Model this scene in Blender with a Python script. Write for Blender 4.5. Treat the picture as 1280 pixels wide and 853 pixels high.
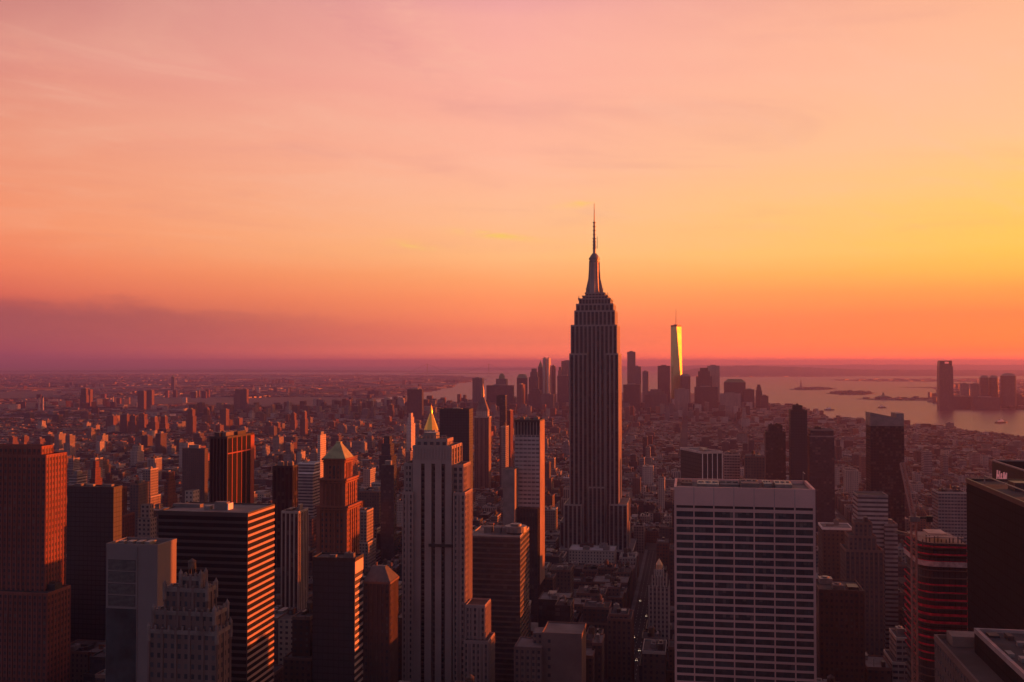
import bpy, math, random
import numpy as np
from mathutils import Vector
from mathutils.geometry import tessellate_polygon
R = math.radians
random.seed(11)
for o in list(bpy.data.objects):
    bpy.data.objects.remove(o)
SC = bpy.context.scene
COL = SC.collection

# ------------------------------------------------------------------ camera
CAMZ = 255.0
PITCH = R(1.275)
cam_d = bpy.data.cameras.new('camera')
cam = bpy.data.objects.new('camera', cam_d)
COL.objects.link(cam)
cam_d.sensor_width = 36
cam_d.lens = 36
cam_d.clip_start = 1
cam_d.clip_end = 300000
cam.location = (0, 0, CAMZ)
cam.rotation_euler = (R(90) + PITCH, 0, 0)
SC.camera = cam

# ------------------------------------------------------------------ view
SC.view_settings.view_transform = 'Standard'
SC.view_settings.look = 'None'
SC.view_settings.gamma = 1
EXPOSURE = 1.6
SC.view_settings.exposure = EXPOSURE
SC.cycles.use_denoising = True
SC.cycles.max_bounces = 5
SC.cycles.diffuse_bounces = 3
SC.cycles.glossy_bounces = 3
SC.cycles.volume_bounces = 0
SC.cycles.sample_clamp_indirect = 4

SUN_AZ = 74.5      # degrees to the right of straight ahead
SUN_EL = 2.0

def lin(c):
    out = []
    for v in c[:3]:
        v /= 255.0
        out.append(v / 12.92 if v <= 0.04045 else ((v + 0.055) / 1.055) ** 2.4)
    return tuple(out)

def elev(py):
    return math.degrees(math.atan((455 - py) / 1280))

# ------------------------------------------------------------------ sky
W = bpy.data.worlds.new("World")
SC.world = W
W.use_nodes = True
nt = W.node_tree
nt.nodes.clear()

class NB:
    """small node builder"""
    def __init__(self, tree): self.t = tree
    def n(self, typ, **kw):
        x = self.t.nodes.new(typ)
        for k, v in kw.items(): setattr(x, k, v)
        return x
    def link(self, a, b): self.t.links.new(a, b)
    def m(self, op, a, b=None, c=None, clamp=False):
        x = self.n('ShaderNodeMath', operation=op, use_clamp=clamp)
        for i, v in enumerate((a, b, c)):
            if v is None: continue
            if isinstance(v, (int, float)): x.inputs[i].default_value = v
            else: self.link(v, x.inputs[i])
        return x.outputs[0]
    def mix(self, f, a, b, blend='MIX'):
        x = self.n('ShaderNodeMix', data_type='RGBA', blend_type=blend)
        for s, v in ((x.inputs[0], f), (x.inputs[6], a), (x.inputs[7], b)):
            if isinstance(v, (int, float)): s.default_value = v
            elif isinstance(v, tuple): s.default_value = (*v[:3], 1)
            else: self.link(v, s)
        return x.outputs[2]
    def rng(self, v, a, b, c=0.0, d=1.0, smooth=False):
        x = self.n('ShaderNodeMapRange')
        if smooth: x.interpolation_type = 'SMOOTHSTEP'
        self.link(v, x.inputs[0])
        for i, q in enumerate((a, b, c, d)): x.inputs[i + 1].default_value = q
        return x.outputs[0]
    def noise(self, vec, scale, detail=3, rough=0.5, dist=0.0):
        x = self.n('ShaderNodeTexNoise')
        if vec is not None: self.link(vec, x.inputs['Vector'])
        x.inputs['Scale'].default_value = scale
        x.inputs['Detail'].default_value = detail
        x.inputs['Roughness'].default_value = rough
        x.inputs['Distortion'].default_value = dist
        return x.outputs[0]

b = NB(nt)
tc = b.n('ShaderNodeTexCoord')
sep = b.n('ShaderNodeSeparateXYZ')
b.link(tc.outputs['Generated'], sep.inputs[0])
dx, dy, dz = sep.outputs
el = b.m('MULTIPLY', b.m('ARCSINE', dz), 57.29578)
az = b.m('MULTIPLY', b.m('ARCTAN2', dx, dy), 57.29578)
# slow undulation so that the bands are not ruled lines
warp = b.n('ShaderNodeCombineXYZ')
b.link(b.m('MULTIPLY', az, 0.035), warp.inputs[0])
b.link(b.m('MULTIPLY', el, 0.16), warp.inputs[1])
wn = b.noise(warp.outputs[0], 1.0, 3, 0.5)
elw = b.m('ADD', el, b.m('MULTIPLY', b.m('MULTIPLY', b.m('SUBTRACT', wn, 0.5), 1.5), b.rng(el, 0.4, 4.0)))
p = b.m('SQRT', b.m('MAXIMUM', b.m('DIVIDE', elw, 90.0), 0.0))

HAZE_DENSITY = 4.5e-5
RS = 0.3           # ramps hold the sky's radiance times this
def behind_haze(y, c, S):
    """radiance the sky needs so that, seen through the evening haze, it has colour c at picture row y"""
    L = 305 / math.sin(R(max(elev(y), .14)))
    T = max(math.exp(-HAZE_DENSITY * L), .05)
    return tuple(max(.01, (q - h * (1 - T)) / T) * RS for q, h in zip(lin(c), S))

def ramp(stops, tail, S=(.30, .078, .078)):
    r = b.n('ShaderNodeValToRGB')
    cr = r.color_ramp
    pts = sorted([(max(0.0, math.sqrt(max(elev(y), 0) / 90.0)), behind_haze(y, c, S)) for y, c in stops] + [(math.sqrt(e / 90), tuple(q * RS for q in lin(c))) for e, c in tail])
    while len(cr.elements) < len(pts): cr.elements.new(0.5)
    for e_, (q, c) in zip(cr.elements, pts):
        e_.position = min(q, 1.0)
        e_.color = (*c, 1)
    b.link(p, r.inputs[0])
    return r.outputs[0]

TAIL = [(28, (154, 106, 120)), (45, (94, 78, 106)), (90, (76, 72, 102))]
left = ramp([(452, (146, 72, 82)), (440, (158, 78, 84)), (420, (170, 85, 86)), (400, (178, 88, 86)), (384, (196, 94, 84)), (370, (218, 106, 86)), (340, (238, 126, 92)), (300, (244, 146, 106)),
             (250, (240, 150, 116)), (185, (234, 151, 124)), (100, (222, 143, 130)), (20, (199, 128, 124)), (0, (194, 124, 124))], TAIL)
mid = ramp([(452, (206, 98, 88)), (445, (216, 107, 90)), (430, (228, 117, 93)), (415, (237, 122, 93)), (400, (250, 135, 94)), (375, (255, 150, 98)), (350, (255, 166, 106)), (320, (255, 186, 126)),
            (260, (255, 189, 146)), (200, (255, 184, 154)), (100, (252, 176, 158)), (20, (249, 174, 162)), (0, (240, 166, 162))], TAIL, (.36, .092, .09))
right = ramp([(452, (242, 107, 78)), (440, (255, 119, 79)), (400, (255, 135, 80)), (370, (255, 160, 82)), (345, (255, 186, 84)), (320, (255, 200, 90)),
              (260, (255, 202, 112)), (200, (255, 198, 142)), (100, (255, 190, 150)), (0, (255, 184, 145))], TAIL, (.42, .108, .105))
sunside = ramp([(452, (255, 110, 50)), (400, (255, 140, 52)), (330, (255, 165, 62)), (200, (250, 160, 95)), (0, (235, 145, 115))], TAIL, (.36, .10, .115))
back = ramp([(452, (108, 96, 108)), (400, (114, 104, 120)), (300, (116, 108, 128)), (100, (114, 108, 132)), (0, (110, 106, 132))],
            [(40, (98, 96, 122)), (90, (88, 84, 114))])
c = b.mix(b.rng(az, -27, 0), left, mid)
c = b.mix(b.rng(az, 0, 27), c, right)
c = b.mix(b.rng(az, 30, 75, smooth=True), c, sunside)
c = b.mix(b.rng(az, 106, 134, smooth=True), c, back)
c = b.mix(b.rng(az, -36, -80, smooth=True), c, back)

# glow round the low sun, outside the right edge of the view
ga = b.m('DIVIDE', b.m('SUBTRACT', az, SUN_AZ), 20.0); ge = b.m('DIVIDE', b.m('SUBTRACT', el, SUN_EL), 9.0)
glow = b.m('EXPONENT', b.m('MULTIPLY', b.m('ADD', b.m('MULTIPLY', ga, ga), b.m('MULTIPLY', ge, ge)), -1.0))
c = b.mix(glow, c, (4.2 * RS, 1.55 * RS, .20 * RS))
up_ = b.n('ShaderNodeVectorMath', operation='SCALE'); b.link(c, up_.inputs[0]); up_.inputs['Scale'].default_value = 1 / RS
c = up_.outputs[0]
# high cirrus: streaks laid out on a flat cloud deck overhead
inv = b.m('DIVIDE', 1.0, b.m('MAXIMUM', dz, 0.03))
cl = b.n('ShaderNodeCombineXYZ')
px_ = b.m('MULTIPLY', dx, inv)
py_ = b.m('MULTIPLY', dy, inv)
# streak axis runs from upper left to lower right of the view
b.link(b.m('ADD', b.m('MULTIPLY', px_, 0.40), b.m('MULTIPLY', py_, 0.16)), cl.inputs[0])
b.link(b.m('SUBTRACT', b.m('MULTIPLY', px_, 0.12), b.m('MULTIPLY', py_, 0.55)), cl.inputs[1])
st1 = b.noise(cl.outputs[0], 1.3, 5, 0.55, 0.9)
cl2 = b.n('ShaderNodeCombineXYZ')
b.link(b.m('ADD', b.m('MULTIPLY', px_, 0.9), b.m('MULTIPLY', py_, 0.55)), cl2.inputs[0])
b.link(b.m('SUBTRACT', b.m('MULTIPLY', py_, 2.2), b.m('MULTIPLY', px_, 2.6)), cl2.inputs[1])
st2 = b.noise(cl2.outputs[0], 1.1, 6, 0.6, 0.7)
hi = b.rng(el, 3, 12, smooth=True)
br = b.m('MULTIPLY', b.rng(st1, 0.46, 0.72, smooth=True), hi)
c = b.mix(b.m('MULTIPLY', br, 0.26), c, (1.0, 0.56, 0.38))
dk = b.m('MULTIPLY', b.rng(st1, 0.50, 0.28, smooth=True), hi)
c = b.mix(b.m('MULTIPLY', dk, 0.20), c, (0.50, 0.20, 0.25))
br2 = b.m('MULTIPLY', b.rng(st2, 0.50, 0.75, smooth=True), hi)
c = b.mix(b.m('MULTIPLY', br2, 0.24), c, (1.0, 0.56, 0.40))

# small lit wisps
def wisp(c, a0, e0, wa, we, slope, amount, col):
    da = b.m('DIVIDE', b.m('SUBTRACT', az, a0), wa)
    de = b.m('DIVIDE', b.m('ADD', b.m('SUBTRACT', el, e0), b.m('MULTIPLY', b.m('SUBTRACT', az, a0), slope)), we)
    v = b.n('ShaderNodeCombineXYZ')
    b.link(b.m('MULTIPLY', az, 0.9), v.inputs[0]); b.link(b.m('MULTIPLY', el, 4.0), v.inputs[1])
    nz = b.rng(b.noise(v.outputs[0], 0.8, 4, 0.6, 0.8), 0.36, 0.66)
    g = b.m('EXPONENT', b.m('MULTIPLY', b.m('ADD', b.m('MULTIPLY', da, da), b.m('MULTIPLY', de, de)), -1.0))
    return b.mix(b.m('MULTIPLY', b.m('MULTIPLY', g, nz), amount, clamp=True), c, col)
c = wisp(c, -3.6, elev(52), 5.5, 1.0, .62, .42, lin((255, 188, 164)))
c = wisp(c, -22.0, elev(140), 8.0, .8, .42, .36, lin((244, 166, 140)))
c = wisp(c, -9.0, elev(25), 6.0, 1.1, .55, .25, lin((214, 140, 145)))
YEL = lin((255, 206, 108))
c = wisp(c, 3.6, elev(256), 0.9, 0.16, -0.12, 1.5, YEL)
c = wisp(c, -1.0, elev(294), 2.0, 0.17, 0.10, 1.35, YEL)
c = wisp(c, -5.6, elev(307), 1.2, 0.16, 0.12, 1.2, YEL)
c = wisp(c, -19.0, elev(182), 1.6, 0.06, 0.36, 0.9, lin((250, 165, 140)))

# long low cloud bank on the left
cb = b.n('ShaderNodeCombineXYZ')
b.link(b.m('MULTIPLY', az, 0.22), cb.inputs[0]); b.link(b.m('MULTIPLY', el, 0.9), cb.inputs[1])
cbn = b.noise(cb.outputs[0], 1.0, 6, 0.62, 0.4)
edge = b.m('SUBTRACT', 3.35, b.m('MULTIPLY', b.m('ADD', az, 27), 0.035))
top = b.m('ADD', edge, b.m('MULTIPLY', b.m('SUBTRACT', cbn, 0.5), 2.3))
inside = b.rng(b.m('SUBTRACT', top, el), -0.35, 0.75, smooth=True)
thick = b.m('MULTIPLY', b.rng(b.m('SUBTRACT', top, el), 0.1, 2.2), -0.45)
fade = b.rng(az, -2, -24, smooth=True)
backf = b.rng(az, -70, -30)
cbf = b.m('MULTIPLY', b.m('MULTIPLY', inside, b.m('ADD', 0.92, thick)), b.m('MULTIPLY', fade, backf), clamp=True)
c = b.mix(b.m('MULTIPLY', cbf, .75), c, lin((158, 84, 88)))
c = b.mix(b.rng(el, -0.05, -2.0), c, lin((60, 40, 48)))

sky = b.n('ShaderNodeTexSky', sky_type='NISHITA')
sky.sun_disc = False
sky.sun_elevation = R(SUN_EL)
sky.sun_rotation = R(SUN_AZ)
sky.air_density = 2.0
sky.dust_density = 4.0
bg = b.n('ShaderNodeBackground'); b.link(c, bg.inputs[0]); bg.inputs[1].default_value = 2 ** -EXPOSURE
bg2 = b.n('ShaderNodeBackground'); b.link(sky.outputs[0], bg2.inputs[0]); bg2.inputs[1].default_value = 0.002
add = b.n('ShaderNodeAddShader'); b.link(bg.outputs[0], add.inputs[0]); b.link(bg2.outputs[0], add.inputs[1])
wo = b.n('ShaderNodeOutputWorld'); b.link(add.outputs[0], wo.inputs[0])

# ------------------------------------------------------------------ sun
sl = bpy.data.lights.new('sun', 'SUN')
sl.energy = 4.4
sl.angle = R(0.6)
sl.color = (1.0, 0.145, 0.018)
sun = bpy.data.objects.new('sun', sl)
COL.objects.link(sun)
sdir = Vector((math.sin(R(SUN_AZ)) * math.cos(R(SUN_EL)), math.cos(R(SUN_AZ)) * math.cos(R(SUN_EL)), math.sin(R(SUN_EL))))
sun.rotation_euler = (-sdir).to_track_quat('-Z', 'Y').to_euler()
sun.location = (3000, 500, 900)

# ------------------------------------------------------------------ geometry of the place
G = R(9.8)                       # the street grid is turned this much from the view
cg, sg = math.cos(G), math.sin(G)
cP, sP = math.cos(PITCH), math.sin(PITCH)

def ray(px, py):
    u = (px - 640) / 1280; v = (426.5 - py) / 1280
    yc = cP - v * sP
    return u / yc, (sP + v * cP) / yc

def s_at(px, py, a):
    t, _ = ray(px, py); Y = a / (t * sg + cg)
    return t * Y * cg - Y * sg

def z_at(px, py, a):
    t, k = ray(px, py); Y = a / (t * sg + cg)
    return CAMZ + k * Y

def a_at(px, py, s):
    t, _ = ray(px, py); Y = s / (t * cg - sg)
    return t * Y * sg + Y * cg

def ground_pt(px, py, z=0.0):
    t, k = ray(px, py); Y = (z - CAMZ) / k
    return (t * Y, Y)

def proj(s, a, z):
    X = s * cg + a * sg; Y = -s * sg + a * cg; Z = z - CAMZ
    d = Y * cP + Z * sP; v = -Y * sP + Z * cP
    return 640 + 1280 * X / d, 426.5 - 1280 * v / d

# ------------------------------------------------------------------ materials
MATS = {}
RICH = ('red brick wall', 'tawny brick wall', 'brick wall')
BRIGHT = ('red brick trim', 'tawny brick', 'travertine', 'red granite', 'red netting', 'gilded tiles', 'green copper', 'pale green copper', 'mirror glass', 'white spandrel', 'cream panel')
def shade_grey(c, k=.45):  # cool shadow tone mixed into the colours
    """greys a base colour, putting the cool tone of shaded walls into it"""
    L = .3 * c[0] + .5 * c[1] + .2 * c[2]
    return tuple(q * (1 - k) + L * k for q in c)
def principled(tree):
    tree.nodes.clear()
    nb = NB(tree)
    out = nb.n('ShaderNodeOutputMaterial'); pr = nb.n('ShaderNodeBsdfPrincipled')
    nb.link(pr.outputs[0], out.inputs[0])
    return nb, pr

def plain(key, col, rough=0.8, metal=0.0, noise=0.25, scale=0.15, emit=None, spec=0.4):
    if key in MATS: return MATS[key]
    if key not in BRIGHT and not emit: col = shade_grey(col)
    m = bpy.data.materials.new(key); m.use_nodes = True
    nb, pr = principled(m.node_tree)
    t = nb.n('ShaderNodeTexCoord')
    f = nb.noise(t.outputs['Object'], scale, 5, 0.6)
    k = nb.rng(f, 0.3, 0.7, 1 - noise, 1 + noise)
    hs = nb.n('ShaderNodeVectorMath', operation='SCALE')
    hs.inputs[0].default_value = col; nb.link(k, hs.inputs['Scale'])
    nb.link(hs.outputs[0], pr.inputs['Base Color'])
    pr.inputs['Roughness'].default_value = rough
    pr.inputs['Metallic'].default_value = metal
    pr.inputs['Specular IOR Level'].default_value = spec
    if emit:
        pr.inputs['Emission Color'].default_value = (*emit[:3], 1)
        pr.inputs['Emission Strength'].default_value = emit[3]
    MATS[key] = m
    return m

def facade(key, wall, wu=(.25, .75), wv=(.25, .75), glass=(.045, .05, .06), spandrel=None, vary=0.18, grough=0.2, blind=0.12, gvar=1.0, gspec=0.5):
    """wall with a grid of windows: UVs count bays across and storeys up"""
    if key in MATS: return MATS[key]
    if key not in RICH: wall = shade_grey(wall)
    if spandrel is not None: spandrel = shade_grey(spandrel)
    m = bpy.data.materials.new(key); m.use_nodes = True
    nb, pr = principled(m.node_tree)
    uv = nb.n('ShaderNodeUVMap'); sp = nb.n('ShaderNodeSeparateXYZ'); nb.link(uv.outputs[0], sp.inputs[0])
    u, v = sp.outputs[0], sp.outputs[1]
    fu, fv = nb.m('FRACT', u), nb.m('FRACT', v)
    mu = nb.m('MULTIPLY', nb.m('GREATER_THAN', fu, wu[0]), nb.m('LESS_THAN', fu, wu[1]))
    mv = nb.m('MULTIPLY', nb.m('GREATER_THAN', fv, wv[0]), nb.m('LESS_THAN', fv, wv[1]))
    cell = nb.n('ShaderNodeCombineXYZ')
    nb.link(nb.m('FLOOR', u), cell.inputs[0]); nb.link(nb.m('FLOOR', v), cell.inputs[1])
    oi = nb.n('ShaderNodeObjectInfo')
    nb.link(nb.m('MULTIPLY', oi.outputs['Random'], 91.7), cell.inputs[2])
    wnz = nb.n('ShaderNodeTexWhiteNoise', noise_dimensions='3D'); nb.link(cell.outputs[0], wnz.inputs['Vector'])
    r = wnz.outputs['Value']
    tone = nb.mix(nb.m('MULTIPLY', nb.m('GREATER_THAN', r, 1 - blind), 0.45), glass, (.22, .19, .16))
    tone = nb.mix(nb.m('MULTIPLY', r, 0.5 * gvar), tone, tuple(q * 2.2 for q in glass))
    t = nb.n('ShaderNodeTexCoord')
    mp = nb.n('ShaderNodeMapping'); mp.inputs['Scale'].default_value = (1, 1, 0.18); nb.link(t.outputs['Object'], mp.inputs[0])
    dirt = nb.rng(nb.noise(mp.outputs[0], 0.09, 6, 0.65), 0.3, 0.7, 0.72, 1.18)
    k = nb.m('MULTIPLY', dirt, nb.rng(oi.outputs['Random'], 0, 1, 1 - vary, 1 + vary))
    hs = nb.n('ShaderNodeVectorMath', operation='SCALE'); hs.inputs[0].default_value = wall; nb.link(k, hs.inputs['Scale'])
    if spandrel is not None:
        inner = nb.mix(mv, spandrel, tone)
        col = nb.mix(mu, hs.outputs[0], inner)
    else:
        col = nb.mix(nb.m('MULTIPLY', mu, mv), hs.outputs[0], tone)
    nb.link(col, pr.inputs['Base Color'])
    mask = nb.m('MULTIPLY', mu, mv)
    nb.link(nb.rng(mask, 0, 1, 0.85, grough), pr.inputs['Roughness'])
    nb.link(nb.rng(mask, 0, 1, min(0.2, gspec), gspec), pr.inputs['Specular IOR Level'])
    MATS[key] = m
    return m

F_INK = facade('ink glass wall', (.014, .016, .02), (.05, .95), (.08, .94), glass=(.011, .014, .019), blind=.0, grough=.75, gvar=.3, gspec=.08)
ROOF = plain('roof tar', (.055, .05, .052), 0.9, noise=0.5, scale=0.08)
ROOFL = plain('roof gravel', (.17, .15, .14), 0.9, noise=0.35, scale=0.1)
METAL = plain('dull metal', (.22, .21, .2), 0.5, 0.3, scale=0.4)
DARKM = plain('dark metal', (.05, .045, .05), 0.5, 0.2, scale=0.4)
WOOD = plain('tank wood', (.11, .075, .05), 0.85, scale=0.7)
STONE = plain('limestone', (.42, .36, .29), 0.85, scale=0.05)
WHITEP = plain('white paint', (.75, .72, .68), 0.6, scale=0.1, noise=0.12)
BRICKP = plain('plain brick', (.21, .10, .07), 0.9, scale=0.05)
GOLD = plain('gilded tiles', (.95, .62, .12), 0.33, 0.85, noise=0.12, scale=0.4)
COPPER = plain('green copper', (.14, .21, .13), 0.6, 0.0, scale=0.2)
GLASS = plain('dark window glass', (.05, .06, .075), 0.12, noise=0.5, scale=0.06, spec=0.5)

F_BRICK = facade('brick wall', (.19, .105, .085))
F_DBRICK = facade('dark brick wall', (.11, .066, .058), (.28, .72), (.28, .72))
F_TAN = facade('tan brick wall', (.28, .21, .165), (.26, .74), (.25, .75))
F_LIME = facade('stone wall', (.42, .35, .28), (.3, .7), (.25, .72))
F_GREY = facade('grey wall', (.24, .22, .21), (.1, .9), (.3, .75))
F_WHITE = facade('pale wall', (.36, .31, .29), (.0, 1.0), (.35, .8), glass=(.06, .055, .06))
F_BROWN = facade('brown wall', (.125, .09, .08), (.3, .7), (.25, .75))
F_DARK = facade('dark glass wall', (.055, .058, .068), (.06, .94), (.12, .9), blind=.05)
F_PIER = facade('stone piers', (.40, .33, .27), (.38, .84), (.18, .82), spandrel=(.10, .075, .065))
F_BLACK = facade('black glass wall', (.036, .044, .054), (.05, .95), (.08, .94), glass=(.03, .038, .048), blind=.0, grough=.6, gvar=.3)

# ------------------------------------------------------------------ mesh builder
class MB:
    def __init__(self): self.v, self.f, self.uv, self.m, self.c = [], [], [], [], []
    def face(self, pts, uvs=None, mat=0):
        n = len(self.v); self.v += [tuple(p) for p in pts]
        self.f.append(tuple(range(n, n + len(pts))))
        self.uv += list(uvs) if uvs else [(0.0, 0.0)] * len(pts)
        self.m.append(mat)
    def prism(self, poly, z0, z1, bay=3.5, floor=3.6, mat=0, top=1, ztop=None, plainuv=False, bottom=False, top_poly=None):
        """poly counter-clockwise seen from above; top_poly gives a tapering top outline"""
        zt = z1 if ztop is None else ztop
        tp = top_poly or poly
        n = len(poly)
        for i in range(n):
            p, q = poly[i], poly[(i + 1) % n]; P, Q = tp[i], tp[(i + 1) % n]
            L = math.hypot(q[0] - p[0], q[1] - p[1])
            nb_ = max(1, round(L / bay))
            v0, v1 = (z0 - zt) / floor, (z1 - zt) / floor
            uvs = None if plainuv else [(0, v0), (nb_, v0), (nb_, v1), (0, v1)]
            self.face([(*p, z0), (*q, z0), (*Q, z1), (*P, z1)], uvs, mat)
        if top is not None: self.face([(*p, z1) for p in tp], None, top)
        if bottom: self.face([(*p, z0) for p in reversed(poly)], None, mat)
    def box(self, s0, s1, a0, a1, z0, z1, **k):
        self.prism([(s0, a0), (s1, a0), (s1, a1), (s0, a1)], z0, z1, **k)
    def pbox(self, s0, s1, a0, a1, z0, z1, mat=0, bottom=False):
        self.box(s0, s1, a0, a1, z0, z1, mat=mat, top=mat, plainuv=True, bottom=bottom)
    def pyramid(self, poly, z0, z1, apex=None, mat=0):
        cx = sum(p[0] for p in poly) / len(poly); cy = sum(p[1] for p in poly) / len(poly)
        ap = apex or (cx, cy)
        for i in range(len(poly)):
            p, q = poly[i], poly[(i + 1) % len(poly)]
            self.face([(*p, z0), (*q, z0), (*ap, z1)], None, mat)
    def ngon(self, cx, cy, r, n, rot=0.0):
        return [(cx + r * math.cos(rot + 2 * math.pi * i / n), cy + r * math.sin(rot + 2 * math.pi * i / n)) for i in range(n)]
    def cyl(self, cx, cy, r, z0, z1, n=12, mat=0, r1=None, cap=True):
        self.prism(self.ngon(cx, cy, r, n), z0, z1, mat=mat, top=mat if cap else None, plainuv=True, top_poly=None if r1 is None else self.ngon(cx, cy, r1, n))
    def beam(self, p, q, w, mat=0):
        p, q = Vector(p), Vector(q); d = (q - p).normalized()
        up = Vector((0, 0, 1)) if abs(d.z) < 0.9 else Vector((1, 0, 0))
        x = d.cross(up).normalized() * w / 2; y = d.cross(x).normalized() * w / 2
        c0 = [p + x + y, p - x + y, p - x - y, p + x - y]; c1 = [v + (q - p) for v in c0]
        for i in range(4):
            j = (i + 1) % 4
            self.face([c0[j], c0[i], c1[i], c1[j]], None, mat)
        self.face(c0, None, mat); self.face(c1[::-1], None, mat)
    def rim(self, s0, s1, a0, a1, z0, z1, w=0.5, mat=0):
        self.pbox(s0, s1, a0, a0 + w, z0, z1, mat); self.pbox(s0, s1, a1 - w, a1, z0, z1, mat)
        self.pbox(s0, s0 + w, a0 + w, a1 - w, z0, z1, mat); self.pbox(s1 - w, s1, a0 + w, a1 - w, z0, z1, mat)
    def build(self, name, mats, parent=None, off=(0, 0, 0), smooth=False):
        me = bpy.data.meshes.new(name)
        me.from_pydata([(x - off[0], y - off[1], z - off[2]) for x, y, z in self.v], [], self.f)
        if not isinstance(mats, (list, tuple)): mats = [mats]
        for m in mats: me.materials.append(m)
        me.polygons.foreach_set('material_index', [min(i, len(mats) - 1) for i in self.m])
        ul = me.uv_layers.new(name='UVMap')
        ul.data.foreach_set('uv', [q for p in self.uv for q in p])
        if self.c:
            ca = me.color_attributes.new('tint', 'FLOAT_COLOR', 'CORNER')
            ca.data.foreach_set('color', [q for p in self.c for q in p])
        if smooth: me.polygons.foreach_set('use_smooth', [True] * len(me.polygons))
        me.validate(); me.update()
        o = bpy.data.objects.new(name, me); COL.objects.link(o)
        if parent is not None: o.parent = parent
        return o

def tag(o, label=None, cat=None, group=None, kind=None):
    for k, v in (('label', label), ('category', cat), ('group', group), ('kind', kind)):
        if v: o[k] = v
    return o

class Thing:
    """an Empty at the foot of a building, turned with the street grid; parts are given in grid coordinates"""
    def __init__(self, name, label, cat, s, a, group=None, rot=-G, xy=None):
        e = bpy.data.objects.new(name, None); COL.objects.link(e)
        e.empty_display_size = 5
        self.s, self.a = s, a
        e.location = (*xy, 0) if xy else (s * cg + a * sg, -s * sg + a * cg, 0)
        e.rotation_euler = (0, 0, rot)
        tag(e, label, cat, group)
        self.o = e
    def part(self, name, mb, mats, parent=None, label=None, smooth=False):
        o = mb.build(name, mats, parent or self.o, (self.s, self.a, 0), smooth)
        if label: o['label'] = label
        return o

HEROES = []      # (short phrase, [boxes], lowest picture row it shows in)
def footprint(short, boxes, vb): HEROES.append((short, boxes, vb))

def tier(x0, x1, yt, a, xb=None, dep=None, z0=0.0, yc=None):
    """picture columns of the near face, picture row of its top, distance along the avenues -> grid box"""
    s0, s1 = s_at(x0, yt, a), s_at(x1, yt, a)
    z1 = z_at(x1 if yc is None else yc, yt, a)
    a1 = a_at(xb, yt, s1) if xb is not None else a + (dep or 25)
    return [s0, s1, a, max(a1, a + 4), z0, z1]

def fins(mb, t, n_north, n_west, w=0.6, out=0.5, mat=2, rise=0.4, z0=None):
    s0, s1, a0, a1, zb, zt = t
    zb = zb if z0 is None else z0
    for i in range(n_north + 1):
        s = s0 + (s1 - s0) * i / n_north
        mb.pbox(max(s - w / 2, s0 - .2), min(s + w / 2, s1 - .01), a0 - out, a0 + 0.05, zb, zt + rise, mat)
    for i in range(n_west + 1 if n_west else 0):
        a = a0 + (a1 - a0) * i / n_west
        mb.pbox(s1 - 0.05, s1 + out, max(a - w / 2, a0 + .01), min(a + w / 2, a1), zb, zt + rise, mat)

def bands(mb, t, step, h, out=0.3, mat=2, first=0.0, zmin=None):
    s0, s1, a0, a1, zb, zt = t
    z = zt - first
    while z - h > (zb if zmin is None else zmin):
        mb.pbox(s0 - out, s1 + out, a0 - out, a1 + out, z - h, z, mat, bottom=True)
        z -= step

def roof_cap(T, t, mat_wall, mat_roof=ROOF, h=1.1, name='parapet'):
    s0, s1, a0, a1, zb, zt = t
    mb = MB(); mb.rim(s0 - .15, s1 + .15, a0 - .15, a1 + .15, zt - .9, zt + h, .5)
    T.part(name, mb, mat_wall)
    mb = MB(); mb.pbox(s0 + .36, s1 - .36, a0 + .36, a1 - .36, zt + .02, zt + .25)
    T.part('roof', mb, mat_roof)

def water_tank(T, s, a, z, r=2.2, h=4.0):
    mb = MB()
    mb.cyl(s, a, r, z + 3, z + 3 + h, 10, r1=r * .94, cap=False); mb.pyramid(mb.ngon(s, a, r * 1.06, 10), z + 3 + h, z + 3 + h + r * .8)
    w = T.part('water_tank', mb, WOOD)
    mb = MB()
    for i in (-1, 1):
        for j in (-1, 1): mb.beam((s + i * r * .6, a + j * r * .6, z), (s + i * r * .6, a + j * r * .6, z + 3.1), .35)
    mb.beam((s - r * .8, a, z + 2.9), (s + r * .8, a, z + 2.9), .3)
    T.part('stand', mb, DARKM, w)

def roof_units(T, t, rng, n=4, hmax=5, mats=(METAL, ROOFL, DARKM), tank=False):
    s0, s1, a0, a1, zb, zt = t
    Ls, La = s1 - s0, a1 - a0
    used = []
    for i in range(n * 4):
        if len(used) >= n: break
        w = rng.uniform(.1, .32) * Ls; d = rng.uniform(.15, .4) * La
        s = rng.uniform(s0 + 1.5, s1 - 1.5 - w); a = rng.uniform(a0 + 1.5, a1 - 1.5 - d)
        if any(not (s > q[1] + .5 or s + w < q[0] - .5 or a > q[3] + .5 or a + d < q[2] - .5) for q in used): continue
        used.append((s, s + w, a, a + d))
        h = rng.uniform(1.8, hmax)
        mb = MB(); mb.pbox(s, s + w, a, a + d, zt + .25, zt + h)
        if w > 3 and d > 3 and h > 2.5:
            mb.cyl(s + w * .5, a + d * .5, min(w, d) * .3, zt + h - .02, zt + h + .8, 10)
        T.part('roof_unit', mb, rng.choice(mats))
    if tank: water_tank(T, s0 + Ls * rng.uniform(.3, .7), a0 + La * rng.uniform(.3, .6), zt + .25)

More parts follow.
